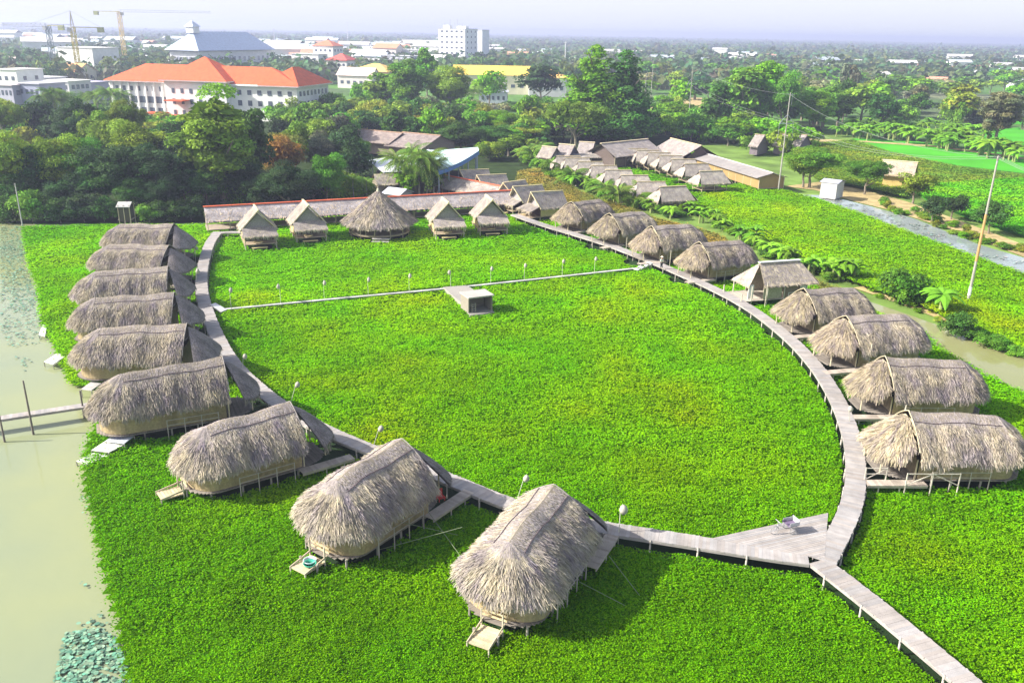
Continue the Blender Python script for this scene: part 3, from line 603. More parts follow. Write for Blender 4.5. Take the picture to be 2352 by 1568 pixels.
# blue and white hall: two swooping sheet roofs
def swoop(name,label,q,cols,fascia,pw):
    """q: four roof corners (px,py,z) ; sagging surface"""
    P=[at(a,b,c) for a,b,c in q]; o=P[0]; r=thing(name,label,'hall',(o.x,o.y,0)); n=14; m=MB()
    def S(u,v): p=(P[0]*(1-u)+P[1]*u)*(1-v)+(P[3]*(1-u)+P[2]*u)*v; return p-Vector((o.x,o.y,.4*math.sin(math.pi*u)*(.35+.65*v)))
    V=[];Q=[]
    for i in range(n+1):
        for j in range(n+1): V.append(tuple(S(i/n,j/n)))
    for i in range(n):
        for j in range(n): Q.append([i*(n+1)+j,(i+1)*(n+1)+j,(i+1)*(n+1)+j+1,i*(n+1)+j+1])
    cc=np.array([np.array(cols)*(.95+.08*((i//1)%2)) for i in range(n+1) for j in range(n+1)])
    m.add(V,Q,col=cc); V2=np.array(V)-np.array((0,0,.12)); m.add(V2,[q_[::-1] for q_ in Q],col=cc*.7); m.obj('roof',METAL,r)
    if fascia is not None:
        m=MB()
        for i in range(n):
            a=S(i/n,1);b=S((i+1)/n,1); m.bar(a-Vector((0,0,.45)),b-Vector((0,0,.45)),.12,.7,col=fascia)
        for j in range(n): a=S(0,j/n);b=S(0,(j+1)/n); m.bar(a-Vector((0,0,.35)),b-Vector((0,0,.35)),.1,.7,col=fascia)
        m.obj('fascia',METAL,r)
    for u in np.linspace(.04,.96,pw):
        for v in(.1,.92): p=S(u,v); m=MB(); m.tube([(p.x,p.y,-.5),(p.x,p.y,p.z-.1)],.14,6,col=(.35,.40,.5)); m.obj('column',PLASTER,r)
    m=MB(); c=S(.5,.5)
    a,b,c_,d=[S(u,v) for u,v in((.1,.15),(.9,.15),(.9,.85),(.1,.85))]
    for p,q_ in((a,b),(c_,d),(d,a)): m.bar((p.x,p.y,1.6),(q_.x,q_.y,1.6),.2,3.6,col=(.2,.18,.2))
    m.obj('wall',PLASTER,r)
swoop('blue_roofed_hall','hall with a pale cyan swooping metal roof and blue edge behind the diagonal gallery',[(960,345,6.8),(1098,338,8.2),(1100,346,7.8),(1008,392,5.6)],(.50,.66,.66),(.06,.17,.42),5)
swoop('white_roofed_hall','white swooping metal roof left of the coconut palms',[(846,368,5.2),(985,343,6.8),(1010,376,6.0),(880,396,4.4)],(.68,.70,.76),None,4)
# small tin roof and shed behind the cone
long_roof('tin_roofed_shed','small white tin roofed shed just right of the conical roof tip','shed',(892,429),(935,434),3.6,2.2,2.8,cap=None,roof=(.62,.64,.70),matr=METAL,wall=(.3,.3,.3),wallz=(0,2.8),posts=False)
long_roof('thatched_shed','small straw coloured shed roof just above the conical roof tip','shed',(858,400),(905,398),4.2,3.0,2.6,roof=(.42,.37,.24),wall=(.3,.25,.2),wallz=(0,2.7),posts=False,cap=None)
# ---- open thatched shelters: two rows
def shelter_proto(seed):
    rng=np.random.default_rng(seed); root=thing('open_shelter','x','shelter'); W=2.5; ZR=4.2; ZE=2.0; L=5.6
    for sg in(-1,1):
        m=MB(); roof_plane(m,(-.05,0,ZR),(L,0,ZR),(L+.8,sg*W,ZE),(-.8,sg*W,ZE),rng,800,pal=GP,col=(.42,.38,.32),swid=.045,fringe=260); m.obj('roof_slope',THATCH,root)
    for x,s in((-.0,-1),(L,1)):
        m=MB(); m.add([(x+s*.1,-.65,ZR-.75),(x+s*.1,.65,ZR-.75),(x,0,ZR-.1)],None,[[0,1,2]],col=(.25,.2,.16)); m.obj('gable_panel',BAMBOO,root)
        m=MB(); roof_plane(m,(x+s*.1,-.9,ZR-.7),(x+s*.1,.9,ZR-.7),(x+s*1.5,W*.95,ZE-.05),(x+s*1.5,-W*.95,ZE-.05),rng,350,pal=GP,col=(.42,.38,.32),fringe=120); m.obj('end_roof',THATCH,root)
    m=MB(); m.bar((-.1,0,ZR+.06),(L+.1,0,ZR+.06),.3,.1,col=(.66,.55,.33)); m.obj('ridge_cap',BAMBOO,root)
    m=MB(); m.box((L/2,0,.75),(L+.6,4,.1),col=(.42,.34,.22)); m.obj('floor',WOOD,root)
    for x in(-.2,L/2,L+.2):
        for sg in(-1,1): m=MB(); m.tube([(x,sg*1.9,-.5),(x,sg*1.9,2.3)],.07,5,col=(.55,.48,.32)); m.obj('post',WOOD,root)
    m=MB(); m.box((L/2,0,1.35),(2.6,.9,.06),col=(.5,.42,.3)); m.box((L/2,0,1.05),(2.2,.1,.6),col=(.4,.33,.25)); m.obj('table',WOOD,root)
    for y in (-1.9,1.9):
        m=MB(); m.bar((-.2,y,1.5),(L+.2,y,1.5),.05,.06,col=(.5,.45,.3)); m.obj('rail',WOOD,root)
    return root
sp=shelter_proto(80)
RB=[((1437,342),(1487,343)),((1463,346),(1510,347)),((1489,351),(1537,352)),((1515,358),(1565,359)),((1543,366),(1592,367)),((1573,377),(1624,377)),((1607,394),(1662,393))]
RA_=[((1279,359),(1322,360)),((1299,363),(1347,364)),((1328,372),(1378,373)),((1359,381),(1411,382)),((1391,391),(1442,392)),((1427,403),(1480,404)),((1464,418),(1514,419)),((1516,430),(1564,429))]
ordn=['first','second','third','fourth','fifth','sixth','seventh','eighth']
n0=0
for i,(a,b) in enumerate(RB):
    place(sp,n0==0,a,b,4.2,'open thatched shelter, %s from the back in the right hand line'%ordn[i],'open shelters in the right line',sc=(.95,.95,1)); n0=1
for i,(a,b) in enumerate(RA_):
    place(sp,False,a,b,4.2,'open thatched shelter, %s from the back beside the palm hedge'%ordn[i],'open shelters beside the palm hedge',sc=(.95,.95,1))
# larger buildings around the shelters
long_roof('thatched_dining_hall','large grey thatched hall at the back of the shelter lines, left one','hall',(1384,330),(1484,320),5.6,5.0,3.0,roof=(.36,.32,.30),strands=3000,wall=(.13,.1,.09),wallz=(0,2.4),over=.6)
long_roof('thatched_dining_hall','large thatched hall with a yellow ridge, right of the other large hall','hall',(1541,318),(1611,335),5.6,5.4,2.8,roof=(.31,.27,.26),strands=3000,wall=(.12,.09,.08),wallz=(0,2.2),cap=(.6,.5,.3))
long_roof('small_thatched_house','small grey thatched house with a dark gable, leftmost of the trio','house',(1246,336),(1279,339),4.6,3.0,2.4,roof=(.36,.32,.28),strands=900,wall=(.2,.17,.15),wallz=(0,2.6),posts=False)
long_roof('small_thatched_house','small grey thatched house with a dark gable, middle of the trio','house',(1285,331),(1320,334),5.0,3.4,2.2,roof=(.31,.27,.27),strands=900,wall=(.10,.09,.12),wallz=(0,2.6),posts=False)
long_roof('small_thatched_house','small grey thatched house with a red tipped ridge, right of the trio','house',(1331,326),(1366,328),5.2,3.6,2.4,roof=(.32,.29,.28),strands=900,wall=(.10,.09,.13),wallz=(0,2.6),posts=False)
long_roof('low_connecting_roof','long low pale roof running in front of the small thatched houses','gallery',(1255,355),(1385,352),3.0,2.2,2.3,roof=(.40,.37,.33),strands=1800,cap=None)
long_roof('long_bamboo_hall','very long hall with a pale grey roof and yellow bamboo walls beside the right field','hall',(1624,354),(1776,398),3.6,3.6,2.7,roof=(.27,.25,.24),matr=TILE,wall=(.33,.22,.09),wallz=(.5,2.7),cap=(.50,.47,.44))
for i,(a,b,lab) in enumerate((((1735,309),(1757,311),'tiny grey thatched hut on the dyke, leftmost of three'),((1789,308),(1812,310),'tiny grey thatched hut on the dyke behind the power pole'),((1833,309),(1854,311),'tiny grey thatched hut on the dyke, right of the power pole'))):
    long_roof('dyke_hut',lab,'hut',a,b,5.0,4.0,2.2,roof=(.36,.32,.30),strands=600,wall=(.18,.15,.17),wallz=(0,2.5),posts=False,floor=0,cap=(.45,.33,.25))
long_roof('straw_house','straw yellow thatched farmhouse among the rice fields beyond the canal','house',(2036,368),(2100,373),5.2,4.4,2.6,roof=(.50,.42,.27),pal=PAL*np.array((1.1,1,.7)),strands=2500,wall=(.55,.40,.14),wallz=(0,3.0),cap=(.7,.6,.4),over=.7,posts=False,floor=0)
long_roof('canal_shed','small pale grey block shed on the sandy bank beside the canal','shed',(1893,409),(1936,414),3.6,2.2,3.2,roof=(.45,.46,.55),matr=METAL,wall=(.48,.47,.45),wallz=(0,3.1),cap=None,posts=False,floor=0,wh=2.0)
# hip roofed hut on stilts in the right row
def hip_hut():
    a=at(1692,618,4.4); A=at(1745,604,4.9); B=at(1836,598,4.9); ang=math.atan2(B.y-A.y,B.x-A.x); L=(B-A).length
    r=thing('hip_roofed_hut','straw hip roofed hut with white curtains and bare walls, fifth building of the right row','hut',(A.x,A.y,0),ang); rng=np.random.default_rng(5); c=(.52,.46,.33)
    for sg in(-1,1): m=MB(); roof_plane(m,(0,0,4.9),(L,0,4.9),(L+1.3,sg*2.5,2.7),(-.6,sg*2.5,2.7),rng,1500,pal=GP*1.1,col=c); m.obj('roof_slope',THATCH,r)
    m=MB(); roof_plane(m,(-.0,-.1,4.8),(-.0,.1,4.8),(-2.3,1.9,2.6),(-2.3,-1.9,2.6),rng,700,pal=GP*1.1,col=c); m.obj('front_roof',THATCH,r)
    m=MB(); roof_plane(m,(L,-.1,4.85),(L,.1,4.85),(L+1.5,2.5,2.7),(L+1.5,-2.5,2.7),rng,700,pal=GP,col=c); m.obj('rear_roof',THATCH,r)
    m=MB(); m.bar((-.1,0,4.98),(L+.1,0,4.98),.5,.1,col=(.62,.62,.62)); m.obj('ridge_cap',PLASTER,r)
    m=MB(); m.bar((-.3,-1.9,1.95),(2.2,-1.9,1.95),.08,1.9,col=(.40,.36,.27)); m.bar((2.4,-1.9,1.95),(4.4,-1.9,1.95),.07,1.9,col=(.26,.20,.16)); m.bar((-.3,1.9,1.95),(L,1.9,1.95),.08,1.9,col=(.4,.36,.27)); m.bar((L,-1.9,1.95),(L,1.9,1.95),.08,1.9,col=(.3,.27,.2)); m.obj('wall',BAMBOO,r)
    for x0,x1,y in((-2.1,-1.4,-1.5),(4.6,5.6,-2.0)): m=MB(); m.bar((x0,y,1.9),(x1,y,1.9),.06,1.7,col=(.75,.74,.72)); m.obj('curtain',CLOTH,r)
    m=MB(); plankfloor(m,-3.6,L+.4,-2.1,2.1,.95,col=(.45,.40,.33)); m.obj('floor',WOOD,r)
    for x in(-3.2,-1.9,.2,2.5,4.8,L): 
        for sg in(-1,1): m=MB(); m.tube([(x,sg*2.0,-.6),(x,sg*2.0,2.7 if x>-3 else 1.9)],.07,6,col=(.5,.47,.38)); m.obj('post',WOOD,r)
    m=MB(); 
    for z in(1.4,1.85): m.bar((2.6,-2.7,z),(4.6,-2.7,z),.05,.05,col=(.5,.5,.48))
    for x in(2.6,3.6,4.6): m.bar((x,-2.7,-.3),(x,-2.7,1.9),.06,.06,col=(.5,.5,.48))
    m.obj('side_rail',WOOD,r)
hip_hut()
# ------------------------------------------------------------------ lanterns
def lantern_proto(h,arm,label,group):
    r=thing('bamboo_lantern',label,'lantern'); m=MB()
    m.tube([(0,0,-.3),(0,0,h)],[.035,.025],6,col=(.55,.55,.44)); m.tube([(0,0,h-.1),(arm*.6,0,h+.12),(arm,0,h+.05)],.02,5,col=(.6,.6,.5)); m.obj('pole',WOOD,r)
    m=MB(); V=[];n=10; prof=[(.04,.34),(.16,.22),(.26,.02),(.22,-.14),(.10,-.28)]
    for rr,zz in prof:
        for k in range(n): a=k/n*2*math.pi; V.append((arm+math.cos(a)*rr,math.sin(a)*rr,h-.25+zz))
    Q=[[i*n+k,i*n+(k+1)%n,(i+1)*n+(k+1)%n,(i+1)*n+k] for i in range(len(prof)-1) for k in range(n)]
    m.add(V,Q,col=(.42,.40,.34)); m.obj('lantern_basket',BAMBOO,r,smooth=True); return r
lp=lantern_proto(2.35,.18,'x',None)
LF=[(531,706,668),(645,697,651),(745,688,646),(846,680,634),(940,671,628),(1035,662,620),(1127,653,614),(1204,645,603),(1291,635,595),(1365,629,588)]
for i,(x,yb,yt) in enumerate(LF):
    o=lp if i==0 else copy_tree(lp); B=at(x,yb,.4); o.location=B; o.scale=(.82,.82,.95); o.rotation_euler=(0,0,random.uniform(-.6,.6)+(math.pi if i in(1,5) else 0))
    setp(o,'white bamboo lantern beside the narrow causeway, %s from the left'%(ordn+['ninth','tenth'])[i],'lantern','lanterns along the narrow causeway')
LB=[(1420,1243,1130,0,'standing alone beside the boardwalk right of the nearest hut'),(1187,1150,1085,.5,'leaning out over the boardwalk behind the nearest hut'),(856,1030,990,.6,'leaning out over the round field behind the second nearest hut'),(668,925,892,.6,'leaning over the field behind the third nearest hut'),(556,860,815,.3,'hanging beside the boardwalk at the fifth left hut'),(451,660,615,.2,'beside the upper left boardwalk near the second hut'),(449,600,578,.2,'beside the boardwalk at the top left hut'),(2064,1020,930,-.6,'hanging beside the second right hut gangway'),(1952,985,940,-.4,'hanging just above the gangway of the nearest right hut'),(1580,628,600,-.2,'on the boardwalk at the causeway steps'),(1756,700,640,-.2,'on a pole in front of the fourth far right dome')]
for x,yb,yt,lean,lab in LB[:9]:
    o=copy_tree(lp); o.location=at(x,yb,.3); s_=height_for(at(x,yb,.3),yt)/2.5; o.scale=(max(.85,min(1.08,s_)),)*3; o.rotation_euler=(0,lean*.5,0 if lean>=0 else 0); setp(o,'bamboo lantern '+lab,'lantern','lanterns along the boardwalk')
# tall bare poles in front of the right huts
for i,(x,yb,yt) in enumerate(((1537,620,575),(1633,650,612),(1755,712,650),(1988,870,790),(2066,1005,930),(1437,585,545))):
    B=at(x,yb,0); h=height_for(B,yt); m=MB(); m.tube([(0,0,-.4),(.05,0,h)],.045,6,col=(.52,.48,.38)); o=m.obj('bamboo_pole',WOOD); o.location=B
    setp(o,'thin bare pole before the right row, %s'%['by the third dome from the back','by the fourth dome from the back','before the hip roofed hut','by the third nearest gangway','by the second nearest gangway','by the second dome from the back'][i],'pole','bare poles before the right row')
# guy ropes (thin bamboo struts) between the near huts
for i,(p,q,lab) in enumerate((((980,1170,1.6),(1075,1300,.4),'thin bamboo stay sloping to the right beside the second nearest hut'),((870,1262,.6),(1062,1210,2.0),'thin bamboo stay rising from the plants to the nearest hut'),((905,1195,1.8),(1052,1228,.6),'thin bamboo stay crossing the other two beside the nearest hut'),((1398,1275,1.9),(1470,1368,.3),'thin bamboo stay from the nearest hut into its shadow, upper one'),((1330,1335,1.8),(1440,1392,.3),'thin bamboo stay from the nearest hut into its shadow, lower one'))):
    a=at(*p);b=at(*q); m=MB(); m.tube([(0,0,0),tuple(b-a)],.018,5,col=(.20,.24,.14)); o=m.obj('bamboo_stay',WOOD); o.location=a; setp(o,lab,'stay')
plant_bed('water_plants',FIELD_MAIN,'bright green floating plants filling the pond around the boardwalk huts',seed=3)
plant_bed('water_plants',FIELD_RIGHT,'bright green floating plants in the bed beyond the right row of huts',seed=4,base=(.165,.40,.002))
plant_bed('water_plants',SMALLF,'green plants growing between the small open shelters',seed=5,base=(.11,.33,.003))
plant_bed('weedy_grass',[(1190,395),(1240,388),(1330,440),(1500,500),(1650,540),(1740,600),(1900,655),(1990,690),(1900,690),(1750,608),(1640,578),(1520,538),(1420,503),(1320,496),(1240,476),(1180,440)],'yellowish weedy grass between the right row of domes and the hedge',dens=.7,seed=6,base=(.20,.22,.05))
plant_bed('weedy_grass',[(1780,345),(1880,330),(1960,322),(2050,352),(2200,384),(2352,403),(2352,412),(2100,426),(2080,455),(1960,428),(1880,416)],'olive weedy grass around the straw farmhouse',dens=.6,seed=7,base=(.15,.29,.03))
plant_bed('rice_plants',[(2085,430),(2200,420),(2352,410),(2500,412),(2500,590),(2352,543),(2230,503),(2132,462)],'smooth bright rice plants in the near right paddy',dens=.7,seed=8,base=(.11,.42,.01))
# ------------------------------------------------------------------ canals, banks, rice fields
EARTHM=mat('dry_bank_earth',.95,.5,.3,attr=False,color=(.42,.33,.16),bump=.4,bscale=4,spec=.1)
OLIVEM=mat('weedy_ground',.95,.15,.4,attr=False,color=(.15,.24,.05),bump=.4,bscale=3,spec=.1)
RICEM=mat('rice_field_grass',.9,.08,.16,attr=False,color=(.07,.36,.02),bump=.5,bscale=4,spec=.1)
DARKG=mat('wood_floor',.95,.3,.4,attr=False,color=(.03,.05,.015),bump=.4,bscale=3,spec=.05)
sheet('village_ground',pp([(430,512),(1180,478),(1240,520),(1700,650),(2010,720),(2300,800),(3400,1150),(3400,700),(2352,420),(1900,300),(1200,300),(430,430)],-.45),-.45,OLIVEM)
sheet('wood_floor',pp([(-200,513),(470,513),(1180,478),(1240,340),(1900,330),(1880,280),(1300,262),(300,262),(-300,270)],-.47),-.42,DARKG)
sheet('canal_water',pp([(1990,690),(2080,720),(2150,745),(2230,770),(2352,822),(2900,1000),(2900,1110),(2352,915),(2260,878),(2150,825),(2080,775)],-.2),-.2,CANAL)
sheet('far_canal_water',pp([(1820,446),(1960,490),(2100,545),(2210,585),(2352,637),(2900,790),(2900,740),(2352,592),(2250,562),(2100,502),(2000,474),(1900,449)],-.2),-.2,water_mat('far_canal_water',(.22,.26,.25),(.30,.34,.34)))
sheet('dry_bank',pp([(1800,428),(1870,436),(1960,462),(2050,484),(2200,532),(2352,590),(2900,735),(2900,700),(2352,562),(2200,505),(2080,462),(1960,430),(1880,418)],-.35),-.35,EARTHM)
sheet('canal_bank',pp([(1960,660),(2100,708),(2230,762),(2352,812),(2900,985),(2900,960),(2352,792),(2230,745),(2100,690),(1990,655)],-.3),-.33,EARTHM)
sheet('rice_field',pp([(2080,428),(2200,418),(2352,408),(2900,420),(2900,660),(2352,545),(2230,505),(2130,462)],-.36),-.36,RICEM)
sheet('rice_field',pp([(1955,318),(2100,324),(2230,342),(2352,358),(2800,400),(2800,430),(2352,398),(2200,380),(2050,352)],-.36),-.37,RICEM)
sheet('rice_field',pp([(2270,300),(2352,292),(2600,290),(2600,340),(2352,338),(2255,322)],-.36),-.37,RICEM)
sheet('rice_field',pp([(2302,268),(2352,243),(2600,220),(2600,290),(2352,286),(2310,284)],-.36),-.37,RICEM)
sheet('sandy_track',pp([(1485,250),(1530,226),(1612,224),(1622,250),(1545,260)],-.3),-.38,EARTHM)
sheet('dyke_path',pp([(1700,322),(1850,318),(1950,322),(1950,326),(1850,325),(1700,330)],-.3),-.34,EARTHM)
sheet('field_path',pp([(2075,414),(2352,402),(2600,402),(2600,408),(2352,409),(2075,420)],-.3),-.3,EARTHM)
sheet('field_path',pp([(1960,322),(2150,334),(2352,362),(2352,366),(2150,338),(1960,325)],-.3),-.3,EARTHM)
# ------------------------------------------------------------------ lotus leaves
def lotus(name,regions,label,rs=(.05,.14),seed=1,z=-.06,col=(.15,.31,.20)):
    rng=np.random.default_rng(seed); m=MB()
    for poly,dens,thin in regions:
        P=np.array([[p.x,p.y] for p in pp(poly)]); x0,y0=P.min(0);x1,y1=P.max(0); n=int((x1-x0)*(y1-y0)*dens)
        x=rng.uniform(x0,x1,n);y=rng.uniform(y0,y1,n); k=inpoly(x,y,P)&(vnoise(x/2.2,y/2.2,61)*.6+vnoise(x/.8,y/.8,62)*.4>thin+rng.normal(0,.06,n)); x=x[k];y=y[k]; n=len(x)
        r=rng.uniform(*rs,n); a=np.linspace(0,2*np.pi,8,endpoint=False)+rng.uniform(0,6,(n,1)); zz=z+rng.uniform(0,.12,n); tx=rng.normal(0,.06,n);ty=rng.normal(0,.06,n)
        dx=np.cos(a)*r[:,None];dy=np.sin(a)*r[:,None]; Z=zz[:,None]+dx*tx[:,None]+dy*ty[:,None]
        V=np.stack([x[:,None]+dx,y[:,None]+dy,Z],-1).reshape(-1,3); b=np.arange(n)[:,None]*8
        q=np.concatenate([b+np.array([[0,1,2,3]]),b+np.array([[0,3,4,7]]),b+np.array([[4,5,6,7]])]); c=np.array(col)*rng.uniform(.4,1.45,(n,1)); c[:,0]*=rng.uniform(.7,1.5,n)
        m.add(V,q,col=np.repeat(c,8,0))
    o=m.obj(name,mat('lotus_leaf',.35,3,.1,spec=.5)); setp(o,label,'lotus leaves',kind='stuff')
lotus('lotus_leaves',[([(150,1452),(230,1440),(272,1470),(298,1560),(330,1750),(100,1750),(125,1560)],80,.33),([(178,1298),(215,1290),(224,1330),(196,1350),(170,1338)],50,.4),([(140,1440),(230,1405),(262,1440),(200,1470)],9,.5),([(178,1145),(205,1120),(212,1160),(190,1180)],12,.4),([(0,700),(0,520),(470,512),(470,522),(60,527),(70,620),(85,690),(60,720)],11,.2),([(0,760),(0,700),(85,690),(98,770),(60,860)],6,.47)],'blue green lotus leaves floating in patches on the left pond')
lotus('lotus_leaves',[([(1820,446),(1960,490),(2100,545),(2210,585),(2352,637),(2352,592),(2250,562),(2100,502),(2000,474),(1900,449)],7,.62)],'grey green lotus leaves covering the far canal on the right',rs=(.1,.22),seed=2,z=-.12,col=(.25,.30,.26))
# ------------------------------------------------------------------ tree kinds
def crown(shape,col,seed,n):
    rng=np.random.default_rng(seed); m=MB(); col=np.array(col)
    if shape=='round':  c0,rx,rz,nb,rb=6.3,3.6,3.4,22,(.9,1.9)
    elif shape=='tall': c0,rx,rz,nb,rb=5.9,2.1,4.0,26,(.7,1.35)
    elif shape=='cone': c0,rx,rz,nb,rb=5.2,2.9,4.9,70,(.6,1.2)
    elif shape=='spread': c0,rx,rz,nb,rb=7.0,5.0,2.3,26,(.8,1.7)
    elif shape=='shrub': c0,rx,rz,nb,rb=4.6,6.2,4.6,20,(1.4,2.9)
    elif shape=='wispy': c0,rx,rz,nb,rb=6.2,2.5,3.8,30,(.5,1.0)
    if n>=8000: nb=int(nb*1.9); rb=(rb[0]*.72,rb[1]*.78)
    for b in range(nb):
        d=rng.normal(size=3); d/=np.linalg.norm(d); k=rng.uniform(.25,.86)**.6
        if shape=='cone':
            h=rng.uniform(0,1)**1.25; ang=rng.uniform(0,2*math.pi); R=rx*(1-h)**.62*rng.uniform(.35,1); c=np.array([math.cos(ang)*R,math.sin(ang)*R,1.1+h*8.1]); br=rng.uniform(*rb)*(1.15-.6*h)
        else: c=np.array([d[0]*rx*k,d[1]*rx*k,c0+d[2]*rz*k]); br=rng.uniform(*rb)
        nn=int(n/nb*(br/np.mean(rb))**2); v=rng.normal(size=(nn,3)); v/=np.linalg.norm(v,axis=1,keepdims=True); v[:,2]=np.where(v[:,2]<-.35,-v[:,2],v[:,2])
        rad=br*rng.uniform(.62,1.12,(nn,1)); P=c+v*rad*np.array((1.05,1.05,.82))
        N=v+rng.normal(0,.55,(nn,3))+np.array((0,0,.35)); s=(.19 if shape!='shrub' else .3)*rng.uniform(.6,1.5,nn)*(2600/n)**.5*.85
        if col[0]>.3 and col[1]<.22: cb=col if rng.random()<.5 else np.array((.14,.17,.03)) if rng.random()<.6 else np.array((.30,.26,.04))
        else: cb=col
        C=cb*rng.uniform(.72,1.3)*np.array((rng.uniform(.85,1.2),1,rng.uniform(.8,1.2)))*rng.uniform(.7,1.35,(nn,1))
        m.leaves(P,N,s,s*1.5,C,rng=rng)
    # loose inner leaves
    nn=n//7; v=rng.normal(size=(nn,3)); v/=np.linalg.norm(v,axis=1,keepdims=True); cz=c0 if shape!='cone' else 4; 
    P=np.array([0,0,cz])+v*np.array((rx,rx,rz))*rng.uniform(.1,.8,(nn,1)); 
    if shape=='cone': P[:,:2]*=np.clip(1.15-P[:,2:3]/9.5,.1,1)
    m.leaves(P,rng.normal(size=(nn,3)),.25,.4,np.tile(col*.8,(nn,1)),rng=rng)
    return m.build('crown',LEAF)
def trunkm(shape,seed):
    rng=random.Random(seed); m=MB(); h={'shrub':3.5,'cone':8.5,'spread':6}.get(shape,6.5); r=.2 if shape!='shrub' else .16
    p=[Vector((0,0,-.6))]; 
    for i in range(1,6): p.append(Vector((rng.uniform(-.18,.18)*i**.5,rng.uniform(-.18,.18)*i**.5,h*i/5)))
    c=(.20,.17,.13); m.tube(p,[r*1.25,r,r*.85,r*.68,r*.45,r*.15],7,col=c)
    for k in range(6):
        a=rng.uniform(0,6.28); i=rng.choice([2,3,3,4]); s=p[i]; L={'spread':3.6,'shrub':2.5}.get(shape,2.1)*rng.uniform(.7,1.2)
        m.tube([s,s+Vector((math.cos(a)*L*.5,math.sin(a)*L*.5,L*.38)),s+Vector((math.cos(a)*L,math.sin(a)*L,L*.95))],[r*.5,r*.32,r*.1],5,col=c)
    return m.build('trunk',BARK)
KC={'olive':(.185,.30,.025),'bright':(.15,.34,.01),'green':(.11,.26,.02),'dark':(.05,.13,.02),'deep':(.035,.08,.022),'yellow':(.25,.31,.03),'autumn':(.34,.20,.035),'pale':(.24,.27,.12),'grey':(.15,.17,.10),'teal':(.06,.19,.025)}
MESH={}
def tree(kind,shape,x,yb,yt,wpx,label,group=None,n=None,cat='tree',name=None,zb=-.45,ground=None):
    B=at(x,yb,zb) if ground is None else Vector((*ground,zb)); h=height_for(B,yt) if yt is not None else None
    if h is None: h=n_h
    w=wpx*(B-Vector((0,0,HCAM))).length/FPX
    far=B.length
    n=n or (15000 if (far<330 and wpx>=100 and shape!='shrub') else 3200 if far<230 else 1500 if far<420 else 700)
    v=int(abs(x*13+yb*7))%3; key=(kind,shape,v,n)
    if key not in MESH: MESH[key]=crown(shape,KC[kind],hash((shape,v))%1000 if False else (v*31+len(shape)*7+len(kind)),n)
    if (shape,v) not in MESH: MESH[(shape,v)]=trunkm(shape,v+len(shape))
    half={'round':4.6,'tall':2.9,'cone':3.5,'spread':5.9,'shrub':7.6,'wispy':3.1}[shape]; top=10.2 if shape!='shrub' else 10.
    o=thing(name or ('shrub' if shape=='shrub' else 'tree'),label,cat if shape!='shrub' else 'shrub',B,random.uniform(0,6.28),group,(w/2/half,w/2/half,h/top))
    mobj('crown',MESH[key],o); mobj('trunk',MESH[(shape,v)],o); return o
def palm_mesh(seed,n=17,fl=3.2,th=7.5):
    rng=random.Random(seed); c=MB(); t=MB(); p=[Vector((0,0,-.5))]
    for i in range(1,7): p.append(Vector((.35*math.sin(i*.4+seed),.2*i/6,th*i/6)))
    t.tube(p,[.26,.19,.16,.15,.14,.14,.16],7,col=(.34,.31,.25)); top=p[-1]
    for k in range(n):
        a=k/n*6.283*1.62+rng.uniform(-.2,.2); el=rng.uniform(-.1,1.15); L=fl*rng.uniform(.85,1.15); pts=[]
        for i in range(8):
            s=i/7; r=L*s*math.cos(el*(1-s*.4)); z=L*(s*math.sin(el)-(.55+.5*(1-el/1.15))*s*s*.95); pts.append(top+Vector((math.cos(a)*r,math.sin(a)*r,z)))
        c.tube(pts,[.05,.045,.04,.035,.03,.025,.02,.01],4,col=(.22,.26,.06)); col=np.array((.12,.24,.025))*rng.uniform(.75,1.35)
        for i in range(1,15):
            s=i/15; f=s*7; j=int(f); q=pts[j].lerp(pts[min(j+1,7)],f-j); d=(pts[min(j+1,7)]-pts[j]).normalized(); sd=d.cross(Vector((0,0,1))).normalized(); l=.75*math.sin(math.pi*(.15+.8*s))*fl/3.2
            for sg in(-1,1):
                e=q+(sd*sg*.8+d*.55+Vector((0,0,-.5))).normalized()*l; w=d*.07; c.add([tuple(q-w),tuple(q+w),tuple(e+w*.3),tuple(e-w*.3)],[[0,1,2,3]],col=col*rng.uniform(.85,1.2))
    return c.build('fronds',LEAF),t.build('trunk',BARK)
def banana_mesh(seed):
    rng=random.Random(seed); c=MB(); t=MB()
    for st in range(2):
        ox,oy=rng.uniform(-.4,.4),rng.uniform(-.4,.4); h=rng.uniform(1.3,2.0); t.tube([(ox,oy,-.4),(ox,oy,h*.6),(ox,oy,h)],[.16,.13,.09],7,col=(.25,.30,.10))
        for k in range(8):
            a=k*2.4+rng.uniform(-.3,.3); el=rng.uniform(.35,1.3); L=rng.uniform(1.6,2.4); col=np.array((.15,.33,.02))*rng.uniform(.7,1.3); pr=[]
            for i in range(7):
                s=i/6; r=L*s*math.cos(el*(1-.3*s)); z=h+L*(s*math.sin(el)-.75*s*s); w=.34*math.sin(math.pi*min(1,.08+s*.92))+.03; cx,cy=ox+math.cos(a)*r,oy+math.sin(a)*r
                pr.append([(cx-math.sin(a)*w,cy+math.cos(a)*w,z-.10),(cx,cy,z),(cx+math.sin(a)*w,cy-math.cos(a)*w,z-.10)])
            V=[q for r_ in pr for q in r_]; Q=[]
            for i in range(6): Q+=[[3*i,3*i+1,3*i+4,3*i+3],[3*i+1,3*i+2,3*i+5,3*i+4]]
            c.add(V,Q,col=col)
    return c.build('leaves',LEAF),t.build('stem',BARK)
PALM=[palm_mesh(s,n=34,fl=4.4) for s in(1,2,3)]; BAN=[banana_mesh(s) for s in(1,2,3)]; YP=[palm_mesh(s,n=13,fl=2.6,th=1.2) for s in(5,6)]
